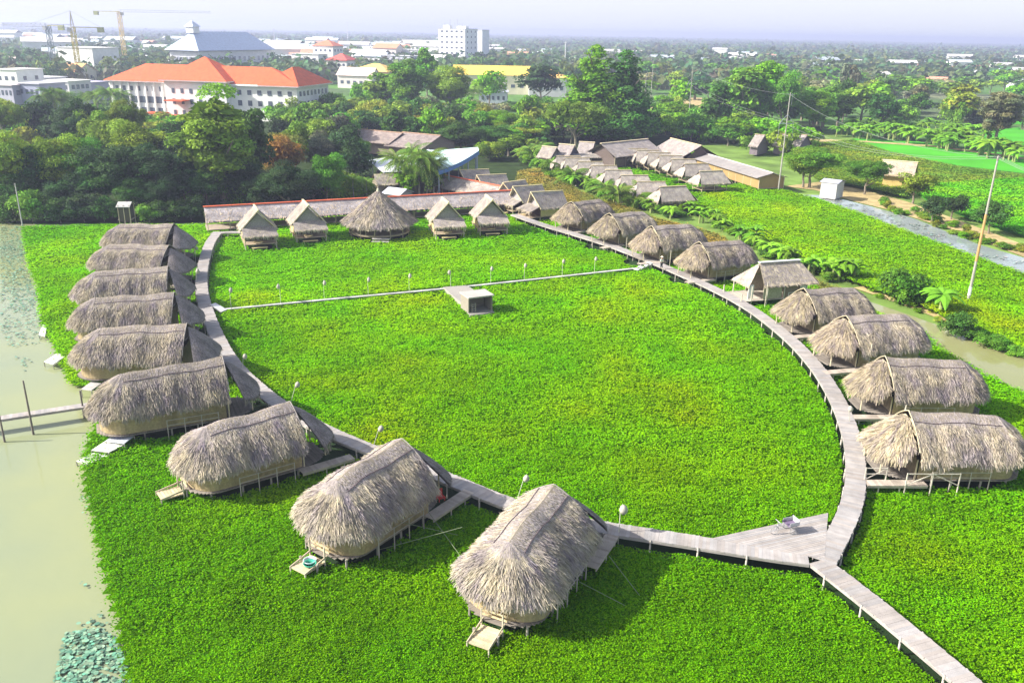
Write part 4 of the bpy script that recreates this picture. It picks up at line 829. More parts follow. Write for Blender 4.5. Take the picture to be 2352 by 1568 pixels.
def palm(x,yb,yt,label,group=None,young=False,sc=None):
    B=at(x,yb,-.45); base=8.6 if not young else 3.2; h=sc or height_for(B,yt)/base; me=(YP if young else PALM)[int(x)%(2 if young else 3)]
    o=thing('coconut_palm',label,'palm',B,random.uniform(0,6.28),group,h); mobj('fronds',me[0],o); mobj('trunk',me[1],o)
def banana(x,yb,yt,label,group=None,sc=None):
    B=at(x,yb,-.4); h=sc or height_for(B,yt)/3.1; me=BAN[int(x)%3]; o=thing('banana_plant',label,'banana plant',B,random.uniform(0,6.28),group,h); mobj('leaves',me[0],o); mobj('stem',me[1],o)
# ------------------------------------------------------------------ single trees placed where they stand
T=[('olive','tall',512,478,194,205,'tall loose light green tree standing highest above the left wood'),
('dark','tall',592,455,236,90,'narrow dark tree pressed against the right side of the tall olive tree'),
('olive','wispy',452,440,290,90,'thin yellowish sapling leaning at the left foot of the tall olive tree'),
('autumn','round',655,430,305,130,'rounded tree with patchy orange and green leaves right of the tall olive tree'),
('grey','round',735,410,300,100,'grey leaved bushy tree between the orange tree and the dark slim tree'),
('deep','round',668,495,370,150,'very dark wide tree in front of the orange leaved tree'),
('green','round',755,480,345,110,'mid green tree left of the white swooping roof'),
('deep','round',820,440,318,95,'dark purple green tree touching the white swooping roof'),
('dark','tall',908,345,243,62,'slim dark column shaped tree rising between the two brown roofs'),
('autumn','shrub',968,312,268,75,'orange yellow bush just right of the slim dark tree'),
('dark','round',1060,352,280,130,'dark dense tree behind the right end of the blue roofed hall'),
('dark','round',1145,352,285,110,'dark round tree beyond the first gabled huts'),
('bright','shrub',836,255,186,70,'bright green bush beside the right end of the red roofed building'),
('olive','tall',880,268,160,85,'feathery olive tree, left one of the tall clump behind the wood'),
('green','tall',935,275,128,110,'tallest green tree of the clump left of the white tower'),
('bright','wispy',980,240,108,60,'light thin topped tree just left of the white tower'),
('olive','round',1030,275,152,140,'broad olive tree below the white tower'),
('bright','round',1122,255,155,85,'fresh green tree before the yellow hall roof'),
('deep','round',1240,250,152,125,'dark spreading tree in front of the yellow hall, left of the giant cone shaped trees'),
('bright','cone',1358,322,84,225,'giant bright green cone shaped tree, largest tree in the view'),
('teal','cone',1428,324,98,205,'giant dark green cone shaped tree right against the bright one'),
('olive','spread',1322,345,222,190,'olive leaved tree below the giant cone shaped trees'),
('dark','shrub',1400,330,270,170,'dark undergrowth below the giant cone shaped trees'),
('bright','round',1560,262,178,75,'bright small tree beyond the sandy track'),
('teal','tall',1642,312,186,80,'dark column shaped tree at the left edge of the right wood'),
('green','tall',1700,302,145,95,'tall mid green tree second in the right wood'),
('bright','tall',1745,300,136,115,'tallest bright tree in the middle of the right wood'),
('green','round',1790,305,160,100,'round topped green tree right of the tallest one in the right wood'),
('bright','tall',1868,305,205,100,'lighter green tree in front of the right wood'),
('grey','spread',1940,250,143,60,'pale thin tree with a bare trunk above the right wood'),
('olive','round',1975,290,192,120,'wide dark olive tree at the right end of the right wood'),
('dark','round',2020,300,214,90,'dark tree between the right wood and the banana rows'),
('pale','wispy',2100,270,188,50,'pale slender tree standing alone in the fields'),
('yellow','tall',2196,290,192,80,'yellow green tree in the fields right of the pale slender tree'),
('pale','wispy',2284,338,198,100,'tall pale brownish tree at the right edge beside the rice field'),
('green','spread',1858,432,334,170,'broad layered dark green tree on the bank left of the canal shed'),
('olive','round',1845,432,340,110,'bushy tree leaning behind the near power pole'),
('green','spread',1985,448,364,120,'layered green tree just right of the canal shed'),
('olive','round',2096,468,390,95,'olive tree in front of the straw yellow farmhouse'),
('deep','round',2140,515,450,62,'small dark round tree, left of the pair beside the rice field'),
('deep','round',2185,505,442,72,'small dark round tree, right of the pair beside the rice field'),
('dark','round',2270,538,462,85,'dark bush tree right behind the tall near power pole'),
('green','shrub',2070,697,610,130,'large feathery bright bush on the bank beyond the third right dome'),
('dark','shrub',2198,778,712,80,'dark bush at the bend of the near canal'),
('green','shrub',2280,805,765,80,'low dark green bush on the near canal bank'),
('green','shrub',2335,822,790,50,'low bush on the near canal bank at the right edge'),
('green','shrub',2240,785,748,60,'leafy bush between the two dark ones on the canal bank')]
for a in T: tree(*a)
def yl(n): return ['first','second','third','fourth','fifth','sixth','seventh','eighth','ninth','tenth','eleventh','twelfth'][n]
for i,(x,yb,yt) in enumerate(((915,458,354),(945,456,338),(980,460,348),(765,470,400),(815,468,405),(845,465,410),(1165,360,322),(1195,350,318))):
    palm(x,yb,yt,['coconut palm before the white swooping roof, left one','tallest coconut palm, in front of the blue roofed hall','dark coconut palm right of the tallest one','grey green palm in the dark wood, left of three','grey green palm in the dark wood, middle of three','grey green palm in the dark wood, right of three','palm behind the fourth gabled hut','palm right behind the gabled huts, near the trio'][i])
tree('dark','round',1002,455,366,50,'dark thick tree right of the coconut palms')
for i,(x,yb,yt) in enumerate(((105,300,212),(130,300,205),(208,280,215),(232,285,210),(262,290,205),(290,280,208),(178,278,222),(155,290,215),(135,300,222),(1085,268,200),(585,272,218))):
    palm(x,yb,yt,'coconut palm along the road in front of the town houses','palms along the town road')
# banana and young palm hedge between the right rows
r_=random.Random(5)
def jitter_line(L,n,dx,dy):
    P=spline([Vector((a,b,0)) for a,b in L],.5); out=[]
    for i in range(n): p=P[int((i+.5)/n*(len(P)-1))]; out.append((p.x+r_.uniform(-dx,dx),p.y+r_.uniform(-dy,dy)))
    return out
for i,(x,y) in enumerate(jitter_line([(1190,352),(1235,378),(1290,408),(1360,440),(1440,468),(1520,485)],54,15,10)):
    if i%3==2: palm(x,y,None,'young palm in the hedge beside the open shelters','young palms in the hedge',young=True,sc=r_.uniform(1.2,1.8)*1.15)
    elif i%3==1: tree(r_.choice(['bright','green','olive']),'shrub',x,y,y-r_.uniform(28,42),r_.uniform(36,55),'leafy shrub in the hedge beside the open shelters','shrubs in the palm hedge')
    else: banana(x,y,None,'banana plant in the hedge beside the open shelters','banana plants in the hedge',sc=r_.uniform(.9,1.35))
for i,(x,y) in enumerate(jitter_line([(1530,492),(1610,505),(1650,520),(1740,575),(1790,600),(1860,622),(1950,655)],34,16,8)):
    if i%2: banana(x,y,None,'banana plant behind the right row of domes','banana plants behind the domes',sc=r_.uniform(.8,1.3))
    else: tree(r_.choice(['bright','green','dark']),'shrub',x,y,y-r_.uniform(16,28),r_.uniform(32,50),'leafy shrub behind the right row of domes','shrubs behind the domes')
banana(2163,722,None,'large pale banana plant on the bank beyond the second right dome',sc=1.45)
for i,(x,y) in enumerate(jitter_line([(1990,668),(2120,718),(2230,768),(2352,815)],16,10,6)): tree(r_.choice(['bright','green','yellow']),'shrub',x,y,y-r_.uniform(10,18),r_.uniform(24,36),'low weed bush on the near canal bank','weed bushes on the near canal bank')
# banana rows beyond the rice field
for i,(x,y) in enumerate(jitter_line([(1920,308),(2010,318),(2080,322),(2160,338),(2250,352),(2352,368)],46,8,7)): banana(x,y,None,'banana plant in the long row beyond the rice field','banana row beyond the rice field',sc=r_.uniform(1.4,2.3))
for i,(x,y) in enumerate(jitter_line([(1940,295),(2100,300),(2200,312),(2300,340)],20,10,8)): banana(x,y,None,'banana plant in the second row beyond the rice field','second banana row beyond the rice field',sc=r_.uniform(1.4,2.3))
# weeds and bushes on the far canal bank
for i,(x,y) in enumerate(jitter_line([(2010,475),(2080,490),(2180,528),(2260,552),(2352,585)],26,14,8)): tree(r_.choice(['bright','green','yellow','olive']),'shrub',x,y,y-r_.uniform(10,20),r_.uniform(22,36),'low bush on the far canal bank','bushes on the far canal bank')
# dark bushes at the edge of the left pond
for i,(x,y,yt,w) in enumerate(((15,512,445,90),(75,512,430,100),(140,512,448,110),(195,511,440,110),(240,510,452,80),(345,510,462,80),(395,510,458,90),(440,506,448,80),(500,474,448,70),(540,470,440,70),(600,470,438,80),(655,466,430,90),(715,464,436,80),(770,458,430,80),(820,455,425,70))):
    tree(['dark','green','dark','deep'][i%4],'shrub',x,y,yt,w,'dark bush at the pond edge of the left wood, %s from the left'%(['first','second','third','fourth','fifth','sixth','seventh','eighth','ninth','tenth','eleventh','twelfth','thirteenth','fourteenth','fifteenth'][i]),'bushes at the edge of the left wood')
# the left wood
for i,(k,s,x,yb,yt,w) in enumerate((('olive','round',35,490,300,150),('dark','round',95,485,315,150),('olive','round',150,482,300,140),('green','round',205,480,318,150),('deep','spread',300,485,318,230),('deep','spread',370,482,335,200),('dark','round',250,490,360,140),('deep','round',430,482,350,120),('dark','round',20,470,345,130),('deep','round',120,470,380,140),('deep','round',560,478,365,130),('dark','round',480,482,380,120),('deep','round',390,500,400,110),('dark','round',330,498,405,120),('deep','round',170,498,400,120),('dark','round',60,498,395,120),('deep','round',610,490,400,110),('dark','round',720,470,395,100))):
    tree(k,s,x,yb,yt,w,'shady tree inside the dark wood behind the left pond','trees of the left wood')
def fill(poly,n,kinds,shapes,hr,wr,label,group,seed=0,nn=None):
    rr=random.Random(seed); P=np.array(poly,float); x0,y0=P.min(0);x1,y1=P.max(0); c=0
    pts=[]
    while len(pts)<n:
        x=rr.uniform(x0,x1);y=rr.uniform(y0,y1)
        if inpoly(np.array([x]),np.array([y]),poly)[0]: pts.append((x,y))
    for x,y in pts:
        B=at(x,y,-.45); h=rr.uniform(*hr); w=rr.uniform(*wr); _,yt=pxy((B.x,B.y,h)); s=rr.choice(shapes); wp=w*FPX/(B-Vector((0,0,HCAM))).length
        tree(rr.choice(kinds),s,x,y,yt,wp,label,group,n=nn)
fill([(0,300),(380,298),(420,330),(0,350)],34,['bright','green','olive','yellow'],['shrub'],(4,7),(9,15),'bright shrub in the scrub above the left wood','shrubs above the left wood',1)
fill([(0,350),(450,350),(450,440),(0,440)],16,['dark','deep','olive'],['round','spread'],(10,15),(10,15),'shady tree inside the dark wood behind the left pond','trees of the left wood',2)
fill([(600,270),(860,262),(860,330),(640,350)],28,['green','bright','olive','dark','yellow'],['round','shrub'],(4,9),(8,13),'garden tree right below the red roofed building','garden trees below the red roofed building',3)
fill([(640,345),(830,335),(830,420),(640,420)],10,['olive','green','deep','grey'],['round'],(9,13),(9,13),'tree in the wood left of the white swooping roof','trees left of the white swooping roof',4)
fill([(860,285),(1320,290),(1320,330),(1010,335),(870,330)],38,['green','olive','dark','yellow','grey','bright'],['round','shrub','spread'],(5,10),(8,14),'garden tree behind the shelters and blue hall','trees of the middle belt',5)
fill([(860,262),(1480,262),(1480,290),(860,285)],26,['green','olive','dark','pale'],['round','spread'],(5,9),(9,14),'tree below the white tower and yellow hall','trees below the yellow hall',6)
fill([(1500,262),(1640,272),(1760,318),(1860,340),(1860,372),(1740,352),(1620,330),(1510,315)],48,['green','bright','olive','green'],['shrub','round'],(5,8),(9,14),'scrub tree on the slope behind the bamboo hall','scrub behind the long bamboo hall',7)
fill([(1220,318),(1510,300),(1510,318),(1220,330)],16,['dark','green','deep'],['shrub','round'],(5,9),(8,12),'dark tree right behind the thatched halls','trees behind the thatched halls',8)
fill([(1660,262),(2050,262),(2050,300),(1680,302)],26,['green','dark','bright','olive'],['round','tall'],(10,16),(9,14),'tree inside the right wood','trees of the right wood',9)
fill([(1480,180),(2352,195),(2352,245),(1480,230)],62,['green','olive','dark','pale','bright'],['round','spread','tall'],(7,13),(12,22),'tree scattered over the plain beyond the right wood','trees scattered on the right plain',10)
fill([(2050,245),(2352,250),(2352,300),(2050,290)],18,['green','olive','dark','grey'],['round','shrub'],(6,11),(10,16),'tree beside the distant rice fields','trees beside the distant rice fields',11)
LUMPS=[([(0,110),(620,105),(620,140),(130,200),(0,150)],110),([(600,118),(1480,120),(1480,190),(1320,200),(620,160)],85)]
fill([(60,235),(300,240),(300,285),(0,290)],14,['green','bright','dark'],['round','shrub'],(2.5,5),(6,10),'garden tree in front of the left town houses','garden trees before the town houses',14)
fill([(1010,330),(1240,325),(1230,350),(1120,372),(1105,345)],16,['green','dark','olive','bright'],['shrub','round'],(3,6),(6,10),'garden bush behind the gabled huts and the blue roofed hall','bushes behind the gabled huts',15)
fill([(430,455),(860,440),(860,470),(480,482)],22,['green','dark','bright','olive'],['shrub'],(3,6),(6,10),'bush behind the long gallery with the red ridge cap','bushes behind the long gallery',16)
fill([(820,262),(1010,280),(1000,300),(812,290)],12,['green','olive','yellow'],['round','shrub'],(6,10),(9,13),'garden tree behind the brown roofed sheds','trees behind the brown sheds',17)
for i,(x,yb,yt,w) in enumerate(((800,345,300,60),(845,352,312,55),(885,350,318,60),(950,338,318,50),(1000,345,318,50))): tree(['green','olive','deep','dark','green'][i],'round',x,yb,yt,w,'tree in front of the brown roofed sheds, %s from the left'%['first','second','third','fourth','fifth'][i],'trees before the brown sheds')
tree('bright','tall',938,462,372,62,'bright green bushy growth around the feet of the coconut palms')
tree('dark','tall',988,460,362,56,'dark bushy growth at the right of the coconut palms')
for i,(x,yb,yt) in enumerate(((930,460,362),(962,462,352),(995,460,366))): palm(x,yb,yt,'coconut palm of the cluster before the blue roofed hall','palm cluster before the blue roofed hall')
fill([(1075,296),(1255,298),(1235,338),(1090,342)],18,['green','dark','olive','bright'],['shrub'],(3,6),(8,12),'bush on the ground between the blue hall and the shelters','bushes between hall and shelters',18)
for i,(x,y) in enumerate(jitter_line([(1200,366),(1250,392),(1320,428),(1400,458),(1500,488),(1560,490)],26,12,7)): tree(r_.choice(['bright','green','dark','green']),'shrub',x,y,y-r_.uniform(20,32),r_.uniform(30,44),'bright shrub in the hedge beside the open shelters','bright shrubs in the hedge')
for i,(x,y) in enumerate(jitter_line([(1640,515),(1720,560),(1800,605),(1900,640)],14,10,5)): tree(r_.choice(['bright','green']),'shrub',x,y,y-r_.uniform(14,22),r_.uniform(26,38),'bright shrub at the edge of the right plant bed','bright shrubs at the right bed')
# ------------------------------------------------------------------ town
def wins(root,p,q,z0,z1,n,w,col=(.10,.12,.16),out=.06,nrm=None,name='window',cap=100):
    """n windows along the wall line p->q (local, 2D), between heights"""
    p=Vector((*p,0));q=Vector((*q,0)); d=(q-p).normalized(); nn=Vector((d.y,-d.x,0)) if nrm is None else Vector((*nrm,0))
    for i in range(n):
        c=p.lerp(q,(i+.5)/n)+nn*out; m=MB(); m.bar(c-d*w/2+Vector((0,0,(z0+z1)/2)),c+d*w/2+Vector((0,0,(z0+z1)/2)),.08,z1-z0,col=col); m.obj(name,GLASS,root)
def hip(m,x0,x1,y0,y1,ze,zr,run,col,ov=.9,th=.3):
    """hip roof over a rectangle, ridge along x (run = hip run-in at the ends)"""
    X0,X1,Y0,Y1=x0-ov,x1+ov,y0-ov,y1+ov; ym=(y0+y1)/2
    V=[(X0,Y0,ze),(X1,Y0,ze),(X1,Y1,ze),(X0,Y1,ze),(x0+run,ym,zr),(x1-run,ym,zr)]
    m.add(V,[[0,1,5,4],[2,3,4,5]],[[3,0,4],[1,2,5]],col=col); m.add([(X0,Y0,ze-th),(X1,Y0,ze-th),(X1,Y1,ze-th),(X0,Y1,ze-th)],[[3,2,1,0]],col=col)
def frame(A,B):
    d=B-A; return A,math.atan2(d.y,d.x),math.hypot(d.x,d.y)
ORG=(.64,.125,.045)
# red roofed civic building: local x along the street front, y away from camera
A,B=at(246,184,11.5),at(681,199,11.5); _,ang,L=frame(A,B)
civ=thing('red_roofed_building','long white three storey building with bright orange red hipped roofs','building',(A.x,A.y,-.45),ang)
U=L/100.0; Wh=(.78,.78,.76); D1=L*.15
def blk(name,x0,x1,y0,y1,z,col=Wh,mt=PLASTER,z0=0):
    m=MB(); m.box(((x0+x1)/2,(y0+y1)/2,(z+z0)/2),(x1-x0,y1-y0,z-z0),col=col); return m.obj(name,mt,civ)
blk('left_wing',0,L*.40,1,D1,11.9); blk('centre_block',L*.34,L*.66,-3,D1+2,12.9); blk('right_wing',L*.66,L,0,D1+14,11.9)
for x0,x1,y0,y1,z0,z1,run,nm in((0,L,1,D1,12,17.6,12,'main_roof'),(L*.34,L*.66,-3,D1+2,13,20.5,L*.155,'centre_roof')):
    m=MB(); hip(m,x0,x1,y0,y1,z0,z1,run,ORG,ov=1.4); o=m.obj(nm,TILE,civ)
m=MB(); hip(m,0,D1+14,-L*.17,0,12.02,17.7,10,ORG,ov=1.4); o=m.obj('right_rear_roof',TILE,civ); o.rotation_euler=(0,0,math.pi/2); o.location=(L*.83,0,0)
m=MB()
for x0,x1,y0,y1,z in((0,L*.40,1,D1,11.8),(L*.34,L*.66,-3,D1+2,12.8),(L*.66,L,0,D1+14,11.8)): m.box(((x0+x1)/2,(y0+y1)/2,z),(x1-x0+2.6,y1-y0+2.6,.5),col=(.8,.8,.78))
m.obj('cornice',PLASTER,civ)
for z0,z1,n,w in((8.6,10.2,8,1.1),(4.6,6.8,7,3.4),(.8,3.0,7,2.4)): wins(civ,(1.5,1),(L*.34,1),z0,z1,n,w,out=.1)
for z0,z1 in((8.6,10.2),(5,6.8),(1.2,3)): wins(civ,(L*.36,-3),(L*.64,-3),z0,z1,6,1.1,out=.1); wins(civ,(L*.68,0),(L*.99,0),z0,z1,6,1.5,out=.1); wins(civ,(L,1),(L,D1+13),z0,z1,8,1.4,out=.1)
for xx,zz in ((L*.42,6.4),(L*.30,1.9),(L*.38,1.2)): m=MB(); m.box((xx,-5.5,zz),(7,5,.35),col=ORG); m.obj('red_canopy',TILE,civ)
m=MB()
for i in range(9): x=L*.02+i*L*.045; m.box((x,.7,5.9),(.5,.7,11.6),col=(.78,.78,.76))
m.obj('pilasters',PLASTER,civ)
# blue roofed hall behind it
A,B=at(455,112,16),at(622,113,15); C0=at(375,110,16); _,ang,L=frame(A,B)
hb=thing('blue_hipped_hall','large white hall with a pale blue hipped roof and small cupola','building',(A.x,A.y,-.45),ang)
dC=C0-A; dep=dC.length*.95
Dp=min(dep,80)
m=MB(); m.box((L/2,Dp/2,7.5),(L,Dp,15),col=(.72,.73,.76)); m.obj('walls',PLASTER,hb)
m=MB(); hip(m,0,L,0,Dp,15.1,27,Dp*.42,(.46,.54,.68),ov=2.5); m.obj('roof',METAL,hb)
m=MB(); m.box((Dp*.42,Dp/2,28),(6,6,4),col=(.75,.75,.75)); m.add([(Dp*.42-4,Dp/2-4,30),(Dp*.42+4,Dp/2-4,30),(Dp*.42+4,Dp/2+4,30),(Dp*.42-4,Dp/2+4,30),(Dp*.42,Dp/2,34)],None,[[0,1,4],[1,2,4],[2,3,4],[3,0,4]],col=(.6,.65,.75)); m.obj('cupola',PLASTER,hb)
for z0 in (3,8): wins(hb,(2,0),(L-2,0),z0,z0+3,14,2.2,out=.15,col=(.25,.28,.38))
for z0 in (3,8): wins(hb,(0,Dp-2),(0,2),z0,z0+3,6,2.6,out=.15,nrm=(-1,0),col=(.3,.32,.4))
def bld(name,label,x0,x1,yb,yt,depth=12,col=(.74,.74,.73),roof='flat',rcol=None,wn=None,ang=None,storeys=1,cat='building',group=None,zr=3,rot=0):
    """block given by left/right foot pixels, base row and top row"""
    A,B=at(x0,yb,-.45),at(x1,yb+(x1-x0)*.0188,-.45); _,an,L=frame(A,B); an+=rot; h=height_for(A,yt); r=thing(name,label,cat,A,an,group)
    m=MB(); m.box((L/2,depth/2,h/2),(L,depth,h),col=col); m.obj('walls',PLASTER,r)
    m=MB(); rc=rcol or (.62,.62,.62)
    if roof=='hip': hip(m,0,L,0,depth,h+.02,h+zr,min(L,depth)*.45,rc,ov=.8,th=.25); m.obj('roof',TILE,r)
    elif roof=='gable':
        m.add([(-.6,-.8,h-.2),(L+.6,-.8,h-.2),(L+.6,depth/2,h+zr),(-.6,depth/2,h+zr),(-.6,depth+.8,h-.2),(L+.6,depth+.8,h-.2)],[[0,1,2,3],[3,2,5,4]],col=rc); m.add([(0,0,h),(0,depth,h),(0,depth/2,h+zr-.3)],None,[[0,1,2]],col=col); m.add([(L,0,h),(L,depth,h),(L,depth/2,h+zr-.3)],None,[[0,1,2]],col=col); m.obj('roof',TILE,r)
    else:
        m.box((L/2,depth/2,h+.15),(L+1,depth+1,.3),col=rc)
        m.obj('roof',PLASTER,r)
    if wn:
        for s in range(storeys): z0=h*(s+.35)/storeys; wins(r,(L*.04,0),(L*.96,0),z0,z0+min(1.6,h/storeys*.42),wn,L/wn*.42,out=.08)
        for s in range(storeys): z0=h*(s+.35)/storeys; wins(r,(L,1),(L,depth-1),z0,z0+min(1.6,h/storeys*.42),max(2,int(wn*depth/L/1.3)),1.6,out=.08)
    return r,L,h
r,L,h=bld('white_tower','tall white seven storey tower block with small windows and rooftop antennas',1008,1075,152,66,26,wn=5,storeys=7,col=(.84,.84,.85),rot=-.4)
m=MB(); m.box((L*.2,8,h+1.5),(6,6,3),col=(.8,.8,.8)); m.box((L*.75,9,h+1.2),(9,6,2.4),col=(.8,.8,.8)); m.obj('roof_room',PLASTER,r)
for k,x in enumerate((.15,.35,.5,.62,.8)): m=MB(); m.tube([(L*x,5,h),(L*x,5,h+5+3*(k%2))],.18,5,col=(.4,.4,.42)); m.obj('antenna',METAL,r)
bld('white_tower_annex','narrow grey white slab block attached behind the right side of the white tower',1080,1110,150,69,16,wn=None,col=(.78,.79,.84),rot=-.4)
bld('white_office_block','plain white four storey block behind the yellow crane on the left',142,238,176,109,22,wn=None,col=(.82,.81,.77),rcol=(.75,.75,.73),rot=-.3)
HS=[(0,60,232,160,14,(.80,.79,.78),'flat',(.66,.64,.62),'large bright white flat roofed house at the left edge',3,2),
(10,112,226,178,16,(.76,.76,.78),'flat',(.6,.6,.62),'white house with a grey flat roof beside the leftmost house',4,2),
(0,48,262,196,12,(.42,.42,.50),'flat',(.55,.5,.5),'grey blue shaded house front at the left edge',4,2),  # shade on this front is put into its wall colour
(52,112,262,192,12,(.36,.38,.5),'flat',(.5,.5,.55),'bluish grey house behind the road palms',4,2),
(112,176,240,186,12,(.60,.58,.62),'flat',(.75,.73,.7),'low pinkish white shop row behind the palms',6,2),
(176,215,232,190,12,(.40,.38,.50),'flat',(.45,.42,.55),'purple grey low house left of the red roofed building',3,1),
(205,262,222,195,14,(.76,.75,.66),'flat',(.7,.7,.62),'cream low house touching the red roofed building',4,1),
(0,28,168,145,16,(.78,.76,.76),'gable',(.62,.45,.4),'white gabled house at the far left below the haze',2,1),
(140,190,190,163,14,(.75,.68,.5),'gable',(.72,.36,.14),'small orange roofed house at the foot of the yellow crane',2,1),
(275,350,150,128,18,(.72,.74,.72),'flat',(.66,.66,.66),'pale long block behind the second crane',6,1),
(350,398,150,132,14,(.76,.76,.76),'flat',(.66,.66,.66),'small white block left of the blue hipped hall',3,1),
(626,672,158,128,16,(.76,.76,.74),'flat',(.5,.58,.6),'white house right of the blue hipped hall',4,2),
(672,740,166,124,14,(.74,.73,.70),'flat',(.68,.68,.66),'white flat house with a blue tarpaulin roof',4,2),
(722,772,165,105,16,(.80,.79,.76),'hip',(.70,.22,.12),'tall white house with twin red hipped roofs in the town centre',4,3),
(752,802,178,138,16,(.78,.77,.74),'hip',(.68,.12,.09),'white house with a dark red roof in front of the tall white house',4,2),
(802,900,196,163,22,(.66,.52,.42),'hip',(.80,.50,.16),'wide low building with an ochre orange roof',6,1),
(776,862,202,172,10,(.66,.60,.58),'gable',(.70,.52,.48),'pale pink roofed shed below the ochre building',5,1),
(815,858,152,122,16,(.74,.70,.66),'flat',(.6,.5,.45),'grey white house with a pale roof in the town',3,2),
(858,915,150,110,16,(.70,.62,.58),'gable',(.68,.28,.16),'long house with a brick red roof before the distant woods',5,2),
(880,955,162,128,14,(.66,.66,.72),'flat',(.62,.62,.66),'grey white row house in the town centre',5,2),
(915,960,150,114,16,(.78,.78,.78),'flat',(.7,.7,.7),'white row house left of the white tower',3,2),
(1040,1215,215,170,26,(.70,.64,.48),'gable',(.86,.60,.10),'huge hall with a bright yellow roof before the white tower',8,1),
(1215,1300,222,178,24,(.62,.60,.62),'hip',(.82,.50,.16),'yellow orange roofed hall behind the dark spreading tree',5,1),
(1100,1165,238,212,14,(.60,.62,.70),'flat',(.40,.42,.5),'low white building with dark openings under the yellow hall',5,1),
(1110,1180,140,130,18,(.66,.68,.76),'flat',(.6,.62,.7),'low bluish white blocks right of the white tower',4,1),
(1292,1340,160,146,16,(.72,.72,.74),'flat',(.7,.7,.74),'white low house left of the tall lamp mast',3,1)]
for x0,x1,yb,yt,dp,c,rf,rc,lab,wn,stc in HS: bld('town_house',lab,x0,x1,yb,yt,dp,c,rf,rc,wn=wn,storeys=stc,cat='house',zr=4 if rf!='flat' else 0,rot=-.28 if x1<1000 else 0)
# tower cranes
def crane(label,x,yb,ymast,jib_h,jl,cl,ang,col,apex=True):
    B=at(x,yb,-.45); H=height_for(B,ymast); r=thing('tower_crane',label,'crane',B,ang); w=1.1
    m=MB(); n=int(H/3)
    for a,b in((-w,-w),(w,-w),(w,w),(-w,w)): m.bar((a,b,0),(a,b,H),.34,.34,col=col)
    for i in range(n):
        z0=H*i/n;z1=H*(i+1)/n; s=1 if i%2 else -1
        for y in(-w,w): m.bar((-w*s,y,z0),(w*s,y,z1),.2,.2,col=col); m.bar((-w,y,z1),(w,y,z1),.2,.2,col=col)
        for x_ in(-w,w): m.bar((x_,-w*s,z0),(x_,w*s,z1),.2,.2,col=col)
    m.obj('mast',METAL,r)
    m=MB(); g=(.40,.42,.42)
    for y in(-.7,.7): m.bar((0,y,H),(jl,y,H+.3),.22,.22,col=g)
    m.bar((0,0,H+1.6),(jl,0,H+1.4),.22,.22,col=g); k=int(jl/3)
    for i in range(k): m.bar((jl*i/k,.7,H),(jl*(i+.5)/k,0,H+1.5),.12,.12,col=g); m.bar((jl*(i+.5)/k,0,H+1.5),(jl*(i+1)/k,-.7,H),.12,.12,col=g)
    m.obj('jib',METAL,r)
    m=MB(); m.bar((0,0,H+.3),(-cl,0,H+.3),1.2,.5,col=(.5,.45,.2)); m.obj('counter_jib',METAL,r)
    m=MB(); m.box((-cl+1.6,0,H-1.0),(3.4,1.8,2.8),col=(.33,.35,.14)); m.obj('counterweight',METAL,r)
    m=MB(); m.box((1.5,1.2,H-1.2),(1.8,1.6,2.2),col=(.5,.5,.5)); m.obj('cab',METAL,r)
    if apex:
        m=MB()
        for a,b in((-.8,-.8),(.8,-.8),(.8,.8),(-.8,.8)): m.bar((a,b,H+.5),(0,0,H+9),.25,.25,col=(.55,.5,.4))
        m.bar((0,0,H+9),(jl*.6,0,H+1.6),.1,.1,col=g); m.bar((0,0,H+9),(-cl*.9,0,H+.6),.1,.1,col=g); m.obj('apex_frame',METAL,r)
crane('yellow tower crane with a pointed head before the white office block',184,182,64,0,38,17,math.pi+.12,(.66,.52,.08))
crane('tall flat topped tower crane with a very long jib',290,155,28,0,72,20,-.12,(.62,.46,.16),apex=False)
crane('dark slim tower crane at the left edge of the town',128,175,60,0,30,10,math.pi-.1,(.15,.2,.22),apex=False)
# masts and distant poles
def mast(label,x,yb,yt,w=.3,col=(.55,.55,.56),name='mast',cat='mast'):
    B=at(x,yb,-.45); h=height_for(B,yt); m=MB(); m.tube([(0,0,0),(0,0,h*.5),(0,0,h)],[w,w*.8,w*.45],6,col=col); m.tube([(-h*.05,0,h*.97),(h*.05,0,h*.97)],w*.5,5,col=col); o=m.obj(name,METAL); o.location=B; setp(o,label,cat)
mast('tall white lamp mast beyond the giant cone shaped trees',1297,160,96,.5,(.75,.75,.78))
mast('thin telecom mast on the horizon above the blue hipped hall',632,112,66,.8,(.5,.5,.6)); mast('thin telecom mast on the horizon left of the white tower',800,110,50,.7,(.6,.6,.7))
